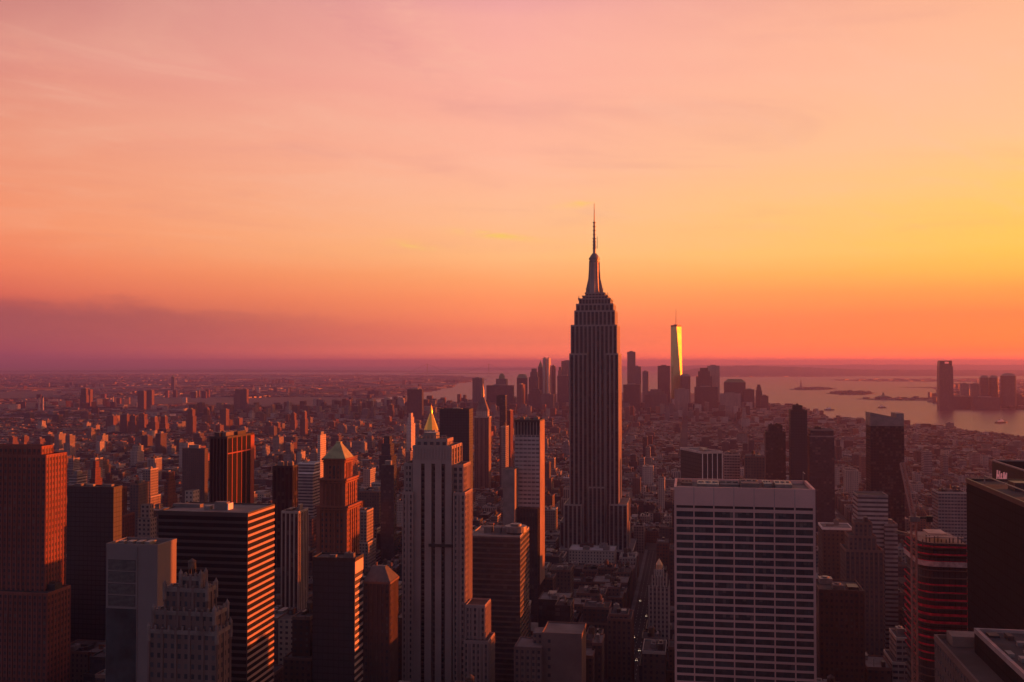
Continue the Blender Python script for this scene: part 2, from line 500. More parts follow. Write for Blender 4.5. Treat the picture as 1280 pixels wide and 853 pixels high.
def tower(name, label, cat, short, vb, tiers, mat, trim=STONE, roof=ROOF, bay=3.6, floor=3.7, fin=None, band=None, units=3, seed=1, group=None, partnames=None, tank=False, hmax=5):
    rng = random.Random(seed)
    t0 = tiers[0]
    T = Thing(name, label, cat, (t0[0] + t0[1]) / 2, (t0[2] + t0[3]) / 2, group)
    for i, t in enumerate(tiers):
        mb = MB()
        mb.box(*t, bay=bay, floor=floor)
        if fin:
            fw, fo = fin
            fins(mb, t, max(1, round((t[1] - t[0]) / bay)), max(1, round((t[3] - t[2]) / bay)), fw, fo)
        if band: bands(mb, t, floor, band[0], band[1], first=band[2] if len(band) > 2 else 0, zmin=band[3] if len(band) > 3 else None)
        pn = partnames[i] if partnames else ('walls' if i == 0 else 'setback')
        T.part(pn, mb, [mat, roof, trim])
        roof_cap(T, t, trim, roof)
    roof_units(T, tiers[-1], rng, units, hmax, tank=tank)
    footprint(short, tiers, vb)
    return T

# ------------------------------------------------------------------ the skyscraper with the spire
def spire_tower():
    P = plain('pier limestone', (.33, .265, .24), 0.38, scale=0.03, spec=.6)
    F = facade('ribbed limestone wall', (.27, .22, .20), (.26, .84), (.2, .8), spandrel=(.05, .042, .045), glass=(.02, .02, .026))
    A = 1312
    sh = tier(713.6, 771, 407, A, xb=774.9)
    T = Thing('skyscraper', 'tall ribbed limestone skyscraper with stepped crown and slender spire above every other roof', 'skyscraper', (sh[0] + sh[1]) / 2, (sh[2] + sh[3]) / 2)
    sc_, ac_ = T.s, T.a
    boxes = []
    def block(name, t, fin=(1.0, .9), bay=5.3):
        mb = MB(); mb.box(*t, bay=bay, floor=3.8)
        if fin:
            n = max(1, round((t[1] - t[0]) / bay))
            for i in range(n + 1):
                s = t[0] + (t[1] - t[0]) * i / n; mb.pbox(max(s - fin[0] / 2, t[0] - .2), min(s + fin[0] / 2, t[1] - .01), t[2] - fin[1], t[2] + .05, t[4], t[5] + .4, 2)
            m = max(2, round((t[3] - t[2]) / 8)); q = (t[3] - t[2]) / m
            for i in range(m): mb.pbox(t[1] - .05, t[1] + .25, t[2] + q * i + .01, t[2] + q * i + q * .72, t[4], t[5] + .4, 2)
        T.part(name, mb, [F, ROOFL, P]); roof_cap(T, t, P, ROOFL)
        boxes.append(t)
    pod = tier(699, 791, 690, A - 24, dep=92); block('base', pod, None)
    zp = pod[5]
    block('wing', tier(704.8, 726.5, 632, A - 13, dep=70, z0=zp))
    block('wing', tier(761.5, 783.6, 632, A - 13, dep=70, z0=zp))
    block('setback', tier(735.5, 756, 610, A - 6, dep=14, z0=zp))
    block('setback', tier(700, 785.8, 655, A + 2, dep=52, z0=zp))
    block('shaft', sh[:4] + [zp, sh[5]])
    t = tier(711.8, 734, 443, A - 4, dep=50, z0=zp); block('pavilion', t)
    t = tier(757, 772.8, 443, A - 4, xb=776.9, z0=zp); block('pavilion', t)
    d = sh[3] - sh[2]
    z = sh[5]
    for x0, x1, y, off in ((718, 768.5, 389, 3), (720.2, 766.5, 380.5, 5)):
        t = tier(x0, x1, y, A + off, dep=d - 2 * off, z0=z); block('crown', t, (.9, .6)); z = t[5]
    for x0, x1, y, off in ((723.5, 763, 373.5, 8), (728, 759.5, 370, 11), (731.5, 756, 366.5, 14)):
        t = tier(x0, x1, y, A + off, dep=d - 2 * off, z0=z)
        mb = MB(); mb.box(*t, bay=4, floor=3.6); mb.rim(t[0] - .6, t[1] + .6, t[2] - .6, t[3] + .6, t[5] - .8, t[5] + .7, .6, mat=2)
        T.part('observation_deck', mb, [F, ROOFL, P]); z = t[5]
    # mooring mast: octagonal shaft with four winged buttresses and rings
    zz = lambda y: z_at(742, y, ac_)
    sm = s_at(743, 350, ac_)
    mb = MB()
    mb.cyl(sm, ac_, 8.2, z, zz(346), 8, r1=6.6); mb.cyl(sm, ac_, 6.6, zz(346), zz(325), 8, r1=6.3)
    for k in range(4):
        c_, s_ = math.cos(k * math.pi / 2), math.sin(k * math.pi / 2)
        def W_(r, w, zq): return (sm + c_ * r - s_ * w, ac_ + s_ * r + c_ * w, zq)
        for w in (1.4,):
            prof = [(5.0, z), (11.6, z), (10.2, zz(358)), (8.0, zz(349)), (7.2, zz(338)), (6.9, zz(327)), (5.0, zz(325))]
            mb.face([W_(r, -w, q) for r, q in prof]); mb.face([W_(r, w, q) for r, q in prof][::-1])
            for (r0, q0), (r1, q1) in zip(prof, prof[1:]):
                mb.face([W_(r0, -w, q0), W_(r0, w, q0), W_(r1, w, q1), W_(r1, -w, q1)])
    T.part('mast', mb, plain('mast metal', (.30, .25, .23), .55, .2, scale=.1))
    mb = MB()
    mb.cyl(sm, ac_, 7.0, zz(328.5), zz(326.5), 16); mb.cyl(sm, ac_, 7.2, zz(325), zz(322.5), 16); mb.cyl(sm, ac_, 6.3, zz(322.4), zz(320), 16, r1=5.2)
    mb.cyl(sm, ac_, 5.2, zz(320), zz(317), 16, r1=2.6)
    T.part('lantern', mb, METAL)
    mb = MB()
    mb.cyl(sm, ac_, 2.0, zz(317), zz(298), 8, r1=1.7); mb.cyl(sm, ac_, 1.5, zz(298), zz(278), 8, r1=1.2); mb.cyl(sm, ac_, .8, zz(278), zz(254.6), 6, r1=.35)
    for y in (311, 307, 303, 299, 294, 289, 284, 279): mb.cyl(sm, ac_, 2.4 if y > 297 else 2.0, zz(y), zz(y - 1.1), 8)
    mb.beam((sm + 1.8, ac_, zz(309)), (sm + 3.8, ac_, zz(309)), .5); mb.beam((sm + 3.8, ac_, zz(311)), (sm + 3.8, ac_, zz(296)), .55)
    T.part('antenna', mb, METAL)
    # small aerials round the shoulders
    rng = random.Random(3)
    for x, y in ((735, 366), (733, 367), (751.5, 366), (754, 367), (760, 373), (763.5, 380), (724, 374), (747, 366)):
        s = s_at(x, y, ac_); q = zz(y) - 2; mb = MB(); mb.beam((s, ac_ - 4, q), (s, ac_ - 4, q + rng.uniform(6, 11)), .55); mb.pbox(s - 1, s + 1, ac_ - 4.6, ac_ - 3.4, q, q + 3.4)
        T.part('aerial', mb, METAL)
    footprint('spire-topped skyscraper', boxes, 690)
spire_tower()

# ------------------------------------------------------------------ white gridded office slab (front right)
def grid_slab():
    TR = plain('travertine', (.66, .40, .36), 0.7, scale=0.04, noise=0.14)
    t = tier(842.6, 1019.2, 612, 513, dep=38)
    s0, s1, a0, a1, zb, zt = t
    T = Thing('office_slab', 'broad pale office slab with a white grid of ribbon windows and a blank top band', 'office tower', (s0 + s1) / 2, (a0 + a1) / 2)
    zy = lambda y: z_at(930, y, a0)
    mb = MB(); mb.box(s0 + .6, s1 - .6, a0 + .9, a1 - .9, 0, zt - 2, plainuv=True, mat=0, top=1)
    T.part('walls', mb, [DARKM, ROOF])
    mb = MB(); z634, z637 = zy(633.5), zy(637)
    mb.rim(s0, s1, a0, a1, z634, zt, 1.1)
    for k in range(1, 7):                      # darker joints in the blank band
        s = s0 + (s1 - s0) * k / 7
        mb.pbox(s - .12, s + .12, a0 - .06, a0 + .5, z634 + .02, zt - .05, 1)
    T.part('top_band', mb, [TR, plain('dark joint', (.33, .26, .23), .8)])
    floor_h = (zy(641) - zy(838.3)) / 20
    mb = MB()
    for k in range(8):
        s = s0 + (s1 - s0) * k / 7; w = .62 if 0 < k < 7 else 1.1
        c0, c1 = (max(s - w / 2, s0), min(s + w / 2, s1)) if 0 < k < 7 else ((s0, s0 + w) if k == 0 else (s1 - w, s1))
        mb.pbox(c0, c1, a0, a0 + 1, 0, z634)
        mb.pbox(c0, c1, a1 - 1, a1, 0, z634)
    n = int(zy(641) / floor_h)
    mb2 = MB()
    wins = []
    for r in range(n + 1):
        zt_ = zy(637) - 0.0 - r * floor_h if r else zy(637)
        zt_ = zy(637) if r == 0 else zy(641) - (r - 1) * floor_h - floor_h * .73
        zb_ = zy(641) if r == 0 else zt_ - floor_h * .27
        for k in range(7):
            c0 = s0 + (s1 - s0) * k / 7 + .31; c1 = s0 + (s1 - s0) * (k + 1) / 7 - .31
            mb2.pbox(c0, c1, a0 + .12, a0 + 1, zb_, zt_, bottom=True)
            if r < n: wins.append((c0, c1, zb_ - floor_h * .73, zb_))
        for side in (s0, s1):                   # side walls get the same bands
            q0, q1 = (s0 + .1, s0 + .9) if side == s0 else (s1 - .9, s1 - .1)
            mb2.pbox(q0, q1, a0 + 1.3, a1 - 1, zb_, zt_, bottom=True)
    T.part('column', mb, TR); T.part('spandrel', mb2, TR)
    GL = [plain('window glass %s' % w, c, .3, noise=.35, scale=.3, spec=.5) for w, c in (('black', (.052, .056, .064)), ('grey', (.072, .076, .082)), ('blue', (.046, .058, .082)))]
    rng = random.Random(5)
    def pane(mb, c0, c1, zb_, zt_, mat=0):
        nseg = 5
        for q in range(nseg):
            u0 = c0 + (c1 - c0) * q / nseg + .06; u1 = c0 + (c1 - c0) * (q + 1) / nseg - .06
            mb.face([(u0, a0 + .75, zb_ + .05), (u1, a0 + .75, zb_ + .05), (u1, a0 + .75, zt_ - .05), (u0, a0 + .75, zt_ - .05)], None, mat)
            if rng.random() < .3:              # a blind drawn part of the way down
                zq = zt_ - (zt_ - zb_) * rng.choice((.25, .4, .6, .95))
                mb.face([(u0 + .05, a0 + .72, zq), (u1 - .05, a0 + .72, zq), (u1 - .05, a0 + .72, zt_ - .08), (u0 + .05, a0 + .72, zt_ - .08)], None, 2)
        mb.pbox(c0, c1, a0 + .8, a0 + .88, zb_, zt_, 1)
    BLIND = [plain('drawn blind %s' % w, c, .9) for w, c in (('pale', (.17, .14, .135)), ('dim', (.10, .088, .09)), ('grey', (.13, .115, .115)))]
    for w in wins[:100]:
        mb = MB(); pane(mb, *w); T.part('window', mb, [rng.choice(GL), DARKM, rng.choice(BLIND)])
    mb = MB()
    for w in wins[100:]: pane(mb, *w, mat=rng.choice((0, 0, 1)))
    o = T.part('lower_windows', mb, GL[:2] + BLIND[1:2]); o['kind'] = 'stuff'
    mb = MB(); mb.pbox(s0 + 1.2, s1 - 1.2, a0 + 1.2, a1 - 1.2, zt - 1.95, zt - 1.6)
    T.part('roof', mb, plain('brown roof', (.16, .12, .10), .9, noise=.5, scale=.06))
    rng = random.Random(8)
    for u0, u1, d0, d1, h in ((.17, .33, .35, .8, 1.6), (.34, .48, .5, .95, 1.0), (.49, .62, .3, .85, 2.6), (.66, .72, .5, .9, 1.8), (.74, .86, .35, .8, 2.2), (.05, .13, .5, .9, 1.3)):
        mb = MB(); q0, q1 = s0 + (s1 - s0) * u0, s0 + (s1 - s0) * u1; r0, r1 = a0 + (a1 - a0) * d0, a0 + (a1 - a0) * d1
        mb.pbox(q0, q1, r0, r1, zt - 1.6, zt + h - 1.6)
        for j in range(3):
            cx = q0 + (q1 - q0) * (j + .5) / 3
            mb.cyl(cx, (r0 + r1) / 2, min((q1 - q0) / 8, 1.4), zt + h - 1.62, zt + h - 1.0, 10)
        T.part('roof_unit', mb, rng.choice((METAL, ROOFL, BRICKP)))
    for s in (s0 + 2, s1 - 2):
        mb = MB(); mb.beam((s, a1 - 3, zt - 1.6), (s, a1 - 3, zt + 5), .35); mb.beam((s, a1 - 3, zt + 4.6), (s, a1 - 12, zt + 4.6), .3)
        T.part('window_rig', mb, METAL)
    footprint('white gridded slab', [t], 853)
grid_slab()

# ------------------------------------------------------------------ pale tower with three dark window strips (front centre)
def strip_tower():
    ST = plain('pale brick', (.34, .235, .21), .85, scale=.03, noise=.18)
    F = facade('pale brick wall', (.31, .215, .19), (.24, .80), (.2, .74), blind=.2)
    A = 620
    T = None
    boxes = []
    main = tier(516, 564, 560, A, xb=577)
    T = Thing('setback_tower', 'pale brick setback tower with three dark vertical window strips in front of the gold pyramid', 'skyscraper', (main[0] + main[1]) / 2, (main[2] + main[3]) / 2)
    def blk(name, t, cap=True, fin=None, m=F, bay=4.0):
        mb = MB(); mb.box(*t, bay=bay, floor=3.7)
        if fin: fins(mb, t, *fin)
        T.part(name, mb, [m, ROOF, ST])
        if cap: roof_cap(T, t, ST)
        boxes.append(t)
    s0, s1, a0, a1, zb, zt = main
    ztop = zt
    mb = MB(); mb.box(s0, s1, a0 + 1.2, a1, 0, zt, bay=4, floor=3.7)
    zs = z_at(540, 580, A)
    xs = [516, 526.2, 530.8, 539.2, 543.8, 551.8, 556.4, 564]
    for i in range(0, 8, 2):
        mb.pbox(s_at(xs[i], 580, A), s_at(xs[i + 1], 580, A), a0, a0 + 1.3, 0, zt + .3, 2)
    for i in (1, 3, 5):
        mb.pbox(s_at(xs[i], 580, A) + .01, s_at(xs[i + 1], 580, A) - .01, a0 + .2, a0 + 1.3, zs, zt - .2, 2)
        q0, q1 = s_at(xs[i], 580, A), s_at(xs[i + 1], 580, A)
        for k in range(46):                      # glazing bars in the dark strips
            zz = zs - 2 - 3.7 * k
            mb.pbox(q0 + .05, q1 - .05, a0 + .85, a0 + 1.3, zz - .5, zz, 3)
    for k in range(13):                          # carved crown
        s = s0 + (s1 - s0) * (k + .5) / 13
        mb.pbox(s - .55, s + .55, a0 - .35, a0 + .1, z_at(540, 574, A), zt + 1.0, 2)
    for k in range(5):
        a = a0 + (a1 - a0) * k / 4
        mb.pbox(s1 - .05, s1 + .45, max(a - .9, a0), min(a + .9, a1), 0, zt + .8, 2)
    T.part('shaft', mb, [facade('recessed window strip', (.11, .085, .08), (.2, .8), (.15, .85), glass=(.015, .016, .02), blind=.02), ROOF, ST, DARKM])
    boxes.append(main); roof_cap(T, main, ST)
    t = tier(520, 559, 551, A + 7, dep=16, z0=zt); blk('penthouse', t)
    mb = MB(); q = t
    for s in np.linspace(q[0] + 1, q[1] - 1, 8): mb.beam((s, q[2] + 1, q[5]), (s, q[2] + 1, q[5] + 3.2), .3)
    mb.beam((q[0] + 1, q[2] + 1, q[5] + 3.1), (q[1] - 1, q[2] + 1, q[5] + 3.1), .35)
    T.part('roof_railing', mb, METAL)
    mb = MB(); mb.pbox(q[0] + 4, q[0] + 12, q[2] + 4, q[3] - 3, q[5] + .2, q[5] + 4.5); T.part('roof_unit', mb, METAL)
    blk('wing', tier(566, 579, 583, A + 3, xb=588), fin=(2, 6, .9, .4))
    blk('wing', tier(505.5, 515.7, 581, A + 4, dep=16), fin=(2, 4, .9, .4))
    blk('wing', tier(567, 581, 618, A - 2, xb=590), fin=(3, 6, .9, .4))
    blk('wing', tier(503.4, 515.9, 617, A - 2, dep=22), fin=(3, 4, .9, .4))
    blk('wing', tier(582, 606, 759, A - 6, xb=613), fin=(5, 5, .9, .4))
    blk('wing', tier(580, 610, 804, A - 12, xb=618), fin=(6, 5, .9, .4))
    mb = MB(); zb_ = z_at(555, 684, A); mb.pbox(s_at(536, 684, A), s_at(579, 684, A), a0 - .8, a0 - .3, zb_, zb_ + 1.8, bottom=True)
    T.part('scaffold_band', mb, DARKM)
    footprint('pale strip-windowed tower', boxes, 853)
strip_tower()

# ------------------------------------------------------------------ towers on the left
RED = plain('red brick trim', (.22, .08, .062), .8, scale=.05)
F_RED = facade('red brick wall', (.165, .066, .056), (.3, .72), (.25, .75), blind=.05, glass=(.06, .05, .055), gvar=.5)
t1 = tier(-95, 57.5, 571, 600, xb=83.2); t1b = tier(-95, 52, 560, 604, dep=12, z0=t1[5]); t1c = tier(-110, 59, 744, 592, xb=88)
tower('brick_tower', 'massive dark brick tower at the picture edge with one side glowing red in low sun', 'office tower', 'massive brick tower', 853,
      [t1, t1b, t1c], F_RED, RED, bay=3.4, floor=4.0, fin=(.7, .35), units=2, seed=2, partnames=['walls', 'penthouse', 'setback'])
tower('black_tower', 'flat black glass tower standing right behind the sunlit brick tower', 'office tower', 'flat black tower', 800,
      [tier(84, 142, 611, 720, dep=12)], F_BLACK, DARKM, units=3, seed=3, hmax=2.5)
ta = tier(139, 153, 646, 905, xb=168); tb = tier(141, 149.5, 611, 909, xb=158.5, z0=ta[5])
tower('ornate_tower', 'slim red brick tower with a taller ornate crown shoulder catching the sun', 'tower', 'ornate red tower', 690, [ta, tb], F_RED, RED, bay=3.2, fin=(.7, .4), units=1, seed=4)

def blank_slab():
    C = plain('smooth concrete', (.21, .16, .16), .75, scale=.04, noise=.1)
    t = tier(133, 197, 685, 430, xb=220.6); s0, s1, a0, a1, zb, zt = t
    T = Thing('concrete_slab', 'smooth grey blank-walled tower with a louvred dark front and open flat roof', 'office tower', (s0 + s1) / 2, (a0 + a1) / 2)
    mb = MB(); mb.box(s0, s1, a0, a1, 0, zt, plainuv=True)
    T.part('walls', mb, [C, ROOFL])
    sm = s_at(172, 690, 430)
    for i in range(4):
        z0 = zt - 6 - i * 5.4
        mb = MB(); mb.pbox(s0 + 1, sm - 1, a0 - .12, a0 + .1, z0 - 4.6, z0, bottom=True)
        for k in range(8): mb.pbox(s0 + 1.1, sm - 1.1, a0 - .3, a0 - .1, z0 - .5 - k * .55, z0 - .3 - k * .55, 1, bottom=True)
        T.part('louvre', mb, [DARKM, METAL])
    mb = MB(); mb.pbox(sm - .15, sm + .15, a0 - .35, a0 + .1, 0, zt); T.part('corner_fin', mb, C)
    mb = MB(); mb.pbox(s0 + .2, sm - .3, a0 - .1, a0 + .1, 0, zt - 28); T.part('glass_front', mb, GLASS)
    for c_ in range(3):
        for r in range(7):
            a = a0 + (a1 - a0) * (.3 + .22 * c_); z0 = zt - 22 - r * 3.4
            mb = MB(); mb.pbox(s1 - .1, s1 + .06, a, a + .9, z0, z0 + 1.7, bottom=True); T.part('window', mb, GLASS)
    mb = MB(); mb.rim(s0 - .1, s1 + .1, a0 - .1, a1 + .1, zt - .6, zt + 1.3, .6); T.part('parapet', mb, C)
    mb = MB(); mb.pbox(s0 + .6, s1 - .6, a0 + .6, a1 - .6, zt + .02, zt + .15); T.part('roof', mb, ROOF)
    rng = random.Random(1)
    for k in range(4):
        s = s0 + 3 + k * 4.3; mb = MB(); mb.pbox(s, s + 2.6, a0 + 5, a0 + 8 + k, zt + .15, zt + 1.6); T.part('roof_unit', mb, METAL)
    footprint('smooth blank-walled tower', [t], 853)
blank_slab()

def corner_tower():
    BR = plain('ornate brick', (.19, .105, .09), .9, scale=.08)
    ST = plain('weathered terracotta', (.21, .15, .135), .85, scale=.2, noise=.35)
    F = facade('ornate brick wall', (.18, .10, .085), (.28, .74), (.25, .75), blind=.1)
    T = None; boxes = []
    base = tier(186, 271, 792, 352, xb=288)
    T = Thing('ornate_brick_tower', 'ornate brick tower with stepped stone-trimmed crown in the near foreground', 'tower', (base[0] + base[1]) / 2, (base[2] + base[3]) / 2)
    L = [base]
    L.append(tier(192, 268, 768, 354, xb=284, z0=base[5]))
    L.append(tier(206, 259, 738, 358, xb=270, z0=L[1][5]))
    L.append(tier(226, 251, 723, 361, xb=257, z0=L[2][5]))
    for i, t in enumerate(L):
        mb = MB(); mb.box(*t, bay=2.6, floor=3.6)
        n, m = max(2, round((t[1] - t[0]) / 5.2)), max(2, round((t[3] - t[2]) / 5.2))
        fins(mb, t, n, m, 1.0, .4, 2, 1.2)
        T.part(['base', 'shaft', 'setback', 'crown'][i], mb, [F, ROOF, BR])
        # stone frieze with small merlons and arched heads
        mb = MB(); s0, s1, a0, a1, zb, zt = t
        mb.rim(s0 - .35, s1 + .35, a0 - .35, a1 + .35, zt - 1.0, zt + .5, .8)
        for k in range(n * 2 + 1):
            s = s0 + (s1 - s0) * k / (n * 2); mb.pbox(s - .35, s + .35, a0 - .4, a0 + .3, zt + .5, zt + 1.4 + .6 * (k % 2))
        for k in range(m * 2 + 1):
            a = a0 + (a1 - a0) * k / (m * 2); mb.pbox(s1 - .3, s1 + .4, a - .35, a + .35, zt + .5, zt + 1.4 + .6 * (k % 2))
        T.part('frieze', mb, ST)
        for ss, aa in ((s0, a0), (s1, a0), (s1, a1)):
            mb = MB(); mb.cyl(ss, aa, .8, zt - 4, zt + 1.6, 8); mb.pyramid(mb.ngon(ss, aa, .9, 8), zt + 1.6, zt + 3.4); T.part('pinnacle', mb, ST)
        boxes.append(t)
    t = L[1]; s0, s1, a0, a1, zb, zt = t
    water_tank(T, L[3][0] + 3, L[3][2] + 3, L[3][5], 1.5, 2.6)
    footprint('ornate stepped-crown tower', boxes, 853)
corner_tower()

def striped_slab():
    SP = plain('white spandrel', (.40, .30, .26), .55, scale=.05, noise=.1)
    N = plain('shaded spandrel', (.05, .045, .05), .6, scale=.05)  # front bands: shade put into a darker copy of the spandrel colour
    t = tier(197, 310, 643.5, 500, xb=343.4); s0, s1, a0, a1, zb, zt = t
    T = Thing('striped_office_slab', 'wide flat-roofed office slab with horizontal bands that glow orange on its narrow side', 'office tower', (s0 + s1) / 2, (a0 + a1) / 2)
    mb = MB(); mb.box(s0 + .3, s1 - .3, a0 + .3, a1 - .3, 0, zt - .2, bay=1.6, floor=3.5)
    T.part('walls', mb, [F_INK, ROOFL])
    mb, mb2 = MB(), MB(); z = zt
    while z > 40:
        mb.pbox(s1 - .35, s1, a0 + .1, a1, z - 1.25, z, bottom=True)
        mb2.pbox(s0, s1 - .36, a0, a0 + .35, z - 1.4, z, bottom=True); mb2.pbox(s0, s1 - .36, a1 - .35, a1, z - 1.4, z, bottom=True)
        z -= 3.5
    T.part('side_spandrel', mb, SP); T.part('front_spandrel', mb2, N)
    mb = MB(); mb.pbox(s1 - .5, s1 + .02, a0 - .02, a0 + .09, 0, zt); T.part('corner_post', mb, DARKM)
    mb = MB(); mb.rim(s0 - .05, s1 + .05, a0 - .05, a1 + .05, zt + .01, zt + .9, .5); T.part('parapet', mb, N)
    mb = MB(); mb.pbox(s0 + .5, s1 - .5, a0 + .5, a1 - .5, zt - .15, zt + .2); T.part('roof', mb, ROOFL)
    for x0, x1, yt, b0, xb, m in ((268, 283.5, 628, 512, 285, ROOFL), (284, 285.5, 630, 512, 291.5, WHITEP), (216, 250, 634, 518, 254, ROOFL), (255, 262, 633, 511, 264, METAL)):
        q = tier(x0, x1, yt, b0, xb=xb, z0=zt + .2); mb = MB(); mb.pbox(*q[:4], zt + .2, zt + max(2.0, min(8, q[5] - zt))); T.part('penthouse', mb, m)
    footprint('orange-banded slab', [t], 853)
striped_slab()

def pier_slab():
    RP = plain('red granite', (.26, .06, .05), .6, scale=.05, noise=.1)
    t = tier(263, 284, 547.5, 900, xb=317.8); s0, s1, a0, a1, zb, zt = t
    T = Thing('red_pier_slab', 'dark glass slab tower with tall red vertical piers on its sunlit side', 'office tower', (s0 + s1) / 2, (a0 + a1) / 2)
    mb = MB(); mb.box(s0 + .3, s1 - .3, a0 + .3, a1 - .3, 0, zt - .2, bay=3, floor=3.7); T.part('walls', mb, [F_INK, ROOF])
    Lw = a1 - a0
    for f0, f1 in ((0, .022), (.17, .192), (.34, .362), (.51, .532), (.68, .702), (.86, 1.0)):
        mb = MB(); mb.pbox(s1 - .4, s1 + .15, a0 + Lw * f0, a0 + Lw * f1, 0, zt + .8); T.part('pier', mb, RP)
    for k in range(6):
        s = s0 + (s1 - s0) * k / 5; mb = MB(); mb.pbox(s - .5, s + .5, a0 - .6, a0 + .4, 0, zt + .8); T.part('pier', mb, plain('shaded granite', (.06, .035, .035), .6))  # front piers: same granite, its shade painted in as a darker colour
    mb = MB(); zz = z_at(300, 565, 930); mb.pbox(s1 - .3, s1 + .3, a0, a1, zz, zz + 1.2, bottom=True); T.part('belt', mb, RP)
    roof_cap(T, t, DARKM); roof_units(T, t, random.Random(2), 3)
    footprint('red-piered slab', [t], 625)
pier_slab()

tower('dark_block', 'dark ribbed block with a cluttered roof between red-piered slab and green pyramid', 'office tower', 'dark cluttered-roof block', 640,
      [tier(341, 366, 584, 1000, xb=372)], facade('black ribbed wall', (.055, .045, .048), (.25, .9), (.0, 1.0), glass=(.014, .013, .016)), DARKM, fin=(.8, .5), bay=4, units=6, seed=7, hmax=9)
tower('louvred_block', 'small pale block with a white louvred top storey left of the green pyramid', 'office block', 'pale louvred block', 640,
      [tier(368, 391, 592, 1150, dep=24), tier(373, 393, 580, 1156, dep=18, z0=z_at(380, 592, 1150))], F_WHITE, WHITEP, roof=ROOFL, units=1, seed=8)
tower('ribbed_block', 'low dark block with one pale vertical rib wall below the pyramid roofed tower', 'office block', 'pale-ribbed dark block', 760,
      [tier(352, 373, 641, 800, xb=385)], facade('brown ribbed wall', (.2, .14, .12), (.3, .8), (0, 1), glass=(.03, .024, .026)), STONE, fin=(.9, .4), units=3, seed=9)

def pyramid_tower():
    BR = plain('tawny brick', (.23, .098, .07), .9, scale=.05)
    F = facade('tawny brick wall', (.20, .088, .065), (.3, .72), (.25, .75), blind=.2)
    boxes = []
    base = tier(396, 434, 634, 700, xb=449.5)
    T = Thing('pyramid_roof_tower', 'tawny brick tower under a green copper pyramid roof, its side blazing orange', 'tower', (base[0] + base[1]) / 2, (base[2] + base[3]) / 2)
    m1 = tier(400, 432, 600, 702, xb=446.5, z0=base[5]); m2 = tier(404.5, 431, 574.5, 704.5, xb=440.8, z0=m1[5])
    for name, t in (('base', base), ('shaft', m1), ('belvedere', m2)):
        mb = MB(); mb.box(*t, bay=3, floor=3.8)
        s0, s1, a0, a1, zb, zt = t
        h0 = max(zb, zt - 50)
        for f0, f1 in ((0, .2), (.8, 1)):
            mb.pbox(s0 + (s1 - s0) * f0, s0 + (s1 - s0) * f1, a0 - .7, a0 + .1, zb, zt + .3, 2) if False else None
        for k in range(4):
            s = s0 + (s1 - s0) * (.24 + .173 * k); mb.pbox(s - .5, s + .5, a0 - .6, a0 + .05, zb, zt - 3, 2)
            a = a0 + (a1 - a0) * (.24 + .173 * k); mb.pbox(s1 - .05, s1 + .6, a - .5, a + .5, zb, zt - 3, 2)
        for ss in (s0, s1 - 2.6): mb.pbox(ss, ss + 2.6, a0 - .5, a0 + .05, zb, zt, 2)
        T.part(name, mb, [F, ROOF, BR])
        mb = MB(); mb.rim(s0 - 1.1, s1 + 1.1, a0 - 1.1, a1 + 1.1, zt - .8, zt + .6, 1.6); mb.rim(s0 - .6, s1 + .6, a0 - .6, a1 + .6, zt - 2.4, zt - 1.5, 1.0)
        T.part('cornice', mb, BR); boxes.append(t)
    s0, s1, a0, a1, zb, zt = m2
    # arched opening in the belvedere sides
    for (o, ax) in ((0, 's'), (1, 'a')):
        mb = MB(); c_ = (a0 + a1) / 2 if ax == 'a' else (s0 + s1) / 2
        zc = zb + (zt - zb) * .45
        pts = [(-2, zc - 4), (2, zc - 4), (2, zc + 1), (1.4, zc + 2.4), (0, zc + 3), (-1.4, zc + 2.4), (-2, zc + 1)]
        mb.face([(s1 + .12, c_ + u, z) if ax == 'a' else (c_ + u, a0 - .12, z) for u, z in pts]); T.part('arch', mb, GLASS)
    apex = (s_at(423.4, 553.5, 712), (a0 + a1) / 2)
    za = z_at(423, 552.5, 714)
    q = .78
    top = [(apex[0] + (x - apex[0]) * (1 - q), apex[1] + (y - apex[1]) * (1 - q)) for x, y in ((s0, a0), (s1, a0), (s1, a1), (s0, a1))]
    mb = MB(); mb.prism([(s0 - .6, a0 - .6), (s1 + .6, a0 - .6), (s1 + .6, a1 + .6), (s0 - .6, a1 + .6)], zt + .6, za - 1, top_poly=top, mat=0, top=0, plainuv=True)
    mb.pbox(top[0][0], top[1][0], top[0][1], top[2][1], za - 1.05, za + .3, 0)
    T.part('roof', mb, plain('pale green copper', (.30, .31, .16), .6, scale=.2))
    footprint('green pyramid tower', boxes, 700)
pyramid_tower()

def lit_black_block():
    t = tier(391, 444, 700.5, 560, xb=454.2); s0, s1, a0, a1, zb, zt = t
    T = Thing('black_block', 'black windowless block with a striped side strip of orange below the pyramid tower', 'office tower', (s0 + s1) / 2, (a0 + a1) / 2)
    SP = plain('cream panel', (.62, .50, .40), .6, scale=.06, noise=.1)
    mb = MB(); mb.box(s0, s1 - .3, a0, a1, 0, zt, bay=3, floor=3.8); T.part('walls', mb, [F_BLACK, ROOF])
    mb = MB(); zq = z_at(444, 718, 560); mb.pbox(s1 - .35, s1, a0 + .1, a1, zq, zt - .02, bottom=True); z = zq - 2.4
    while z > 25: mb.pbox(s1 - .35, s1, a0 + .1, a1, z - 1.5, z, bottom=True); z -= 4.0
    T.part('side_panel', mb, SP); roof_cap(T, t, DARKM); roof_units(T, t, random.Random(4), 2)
    footprint('black striped-edge block', [t], 853)
lit_black_block()

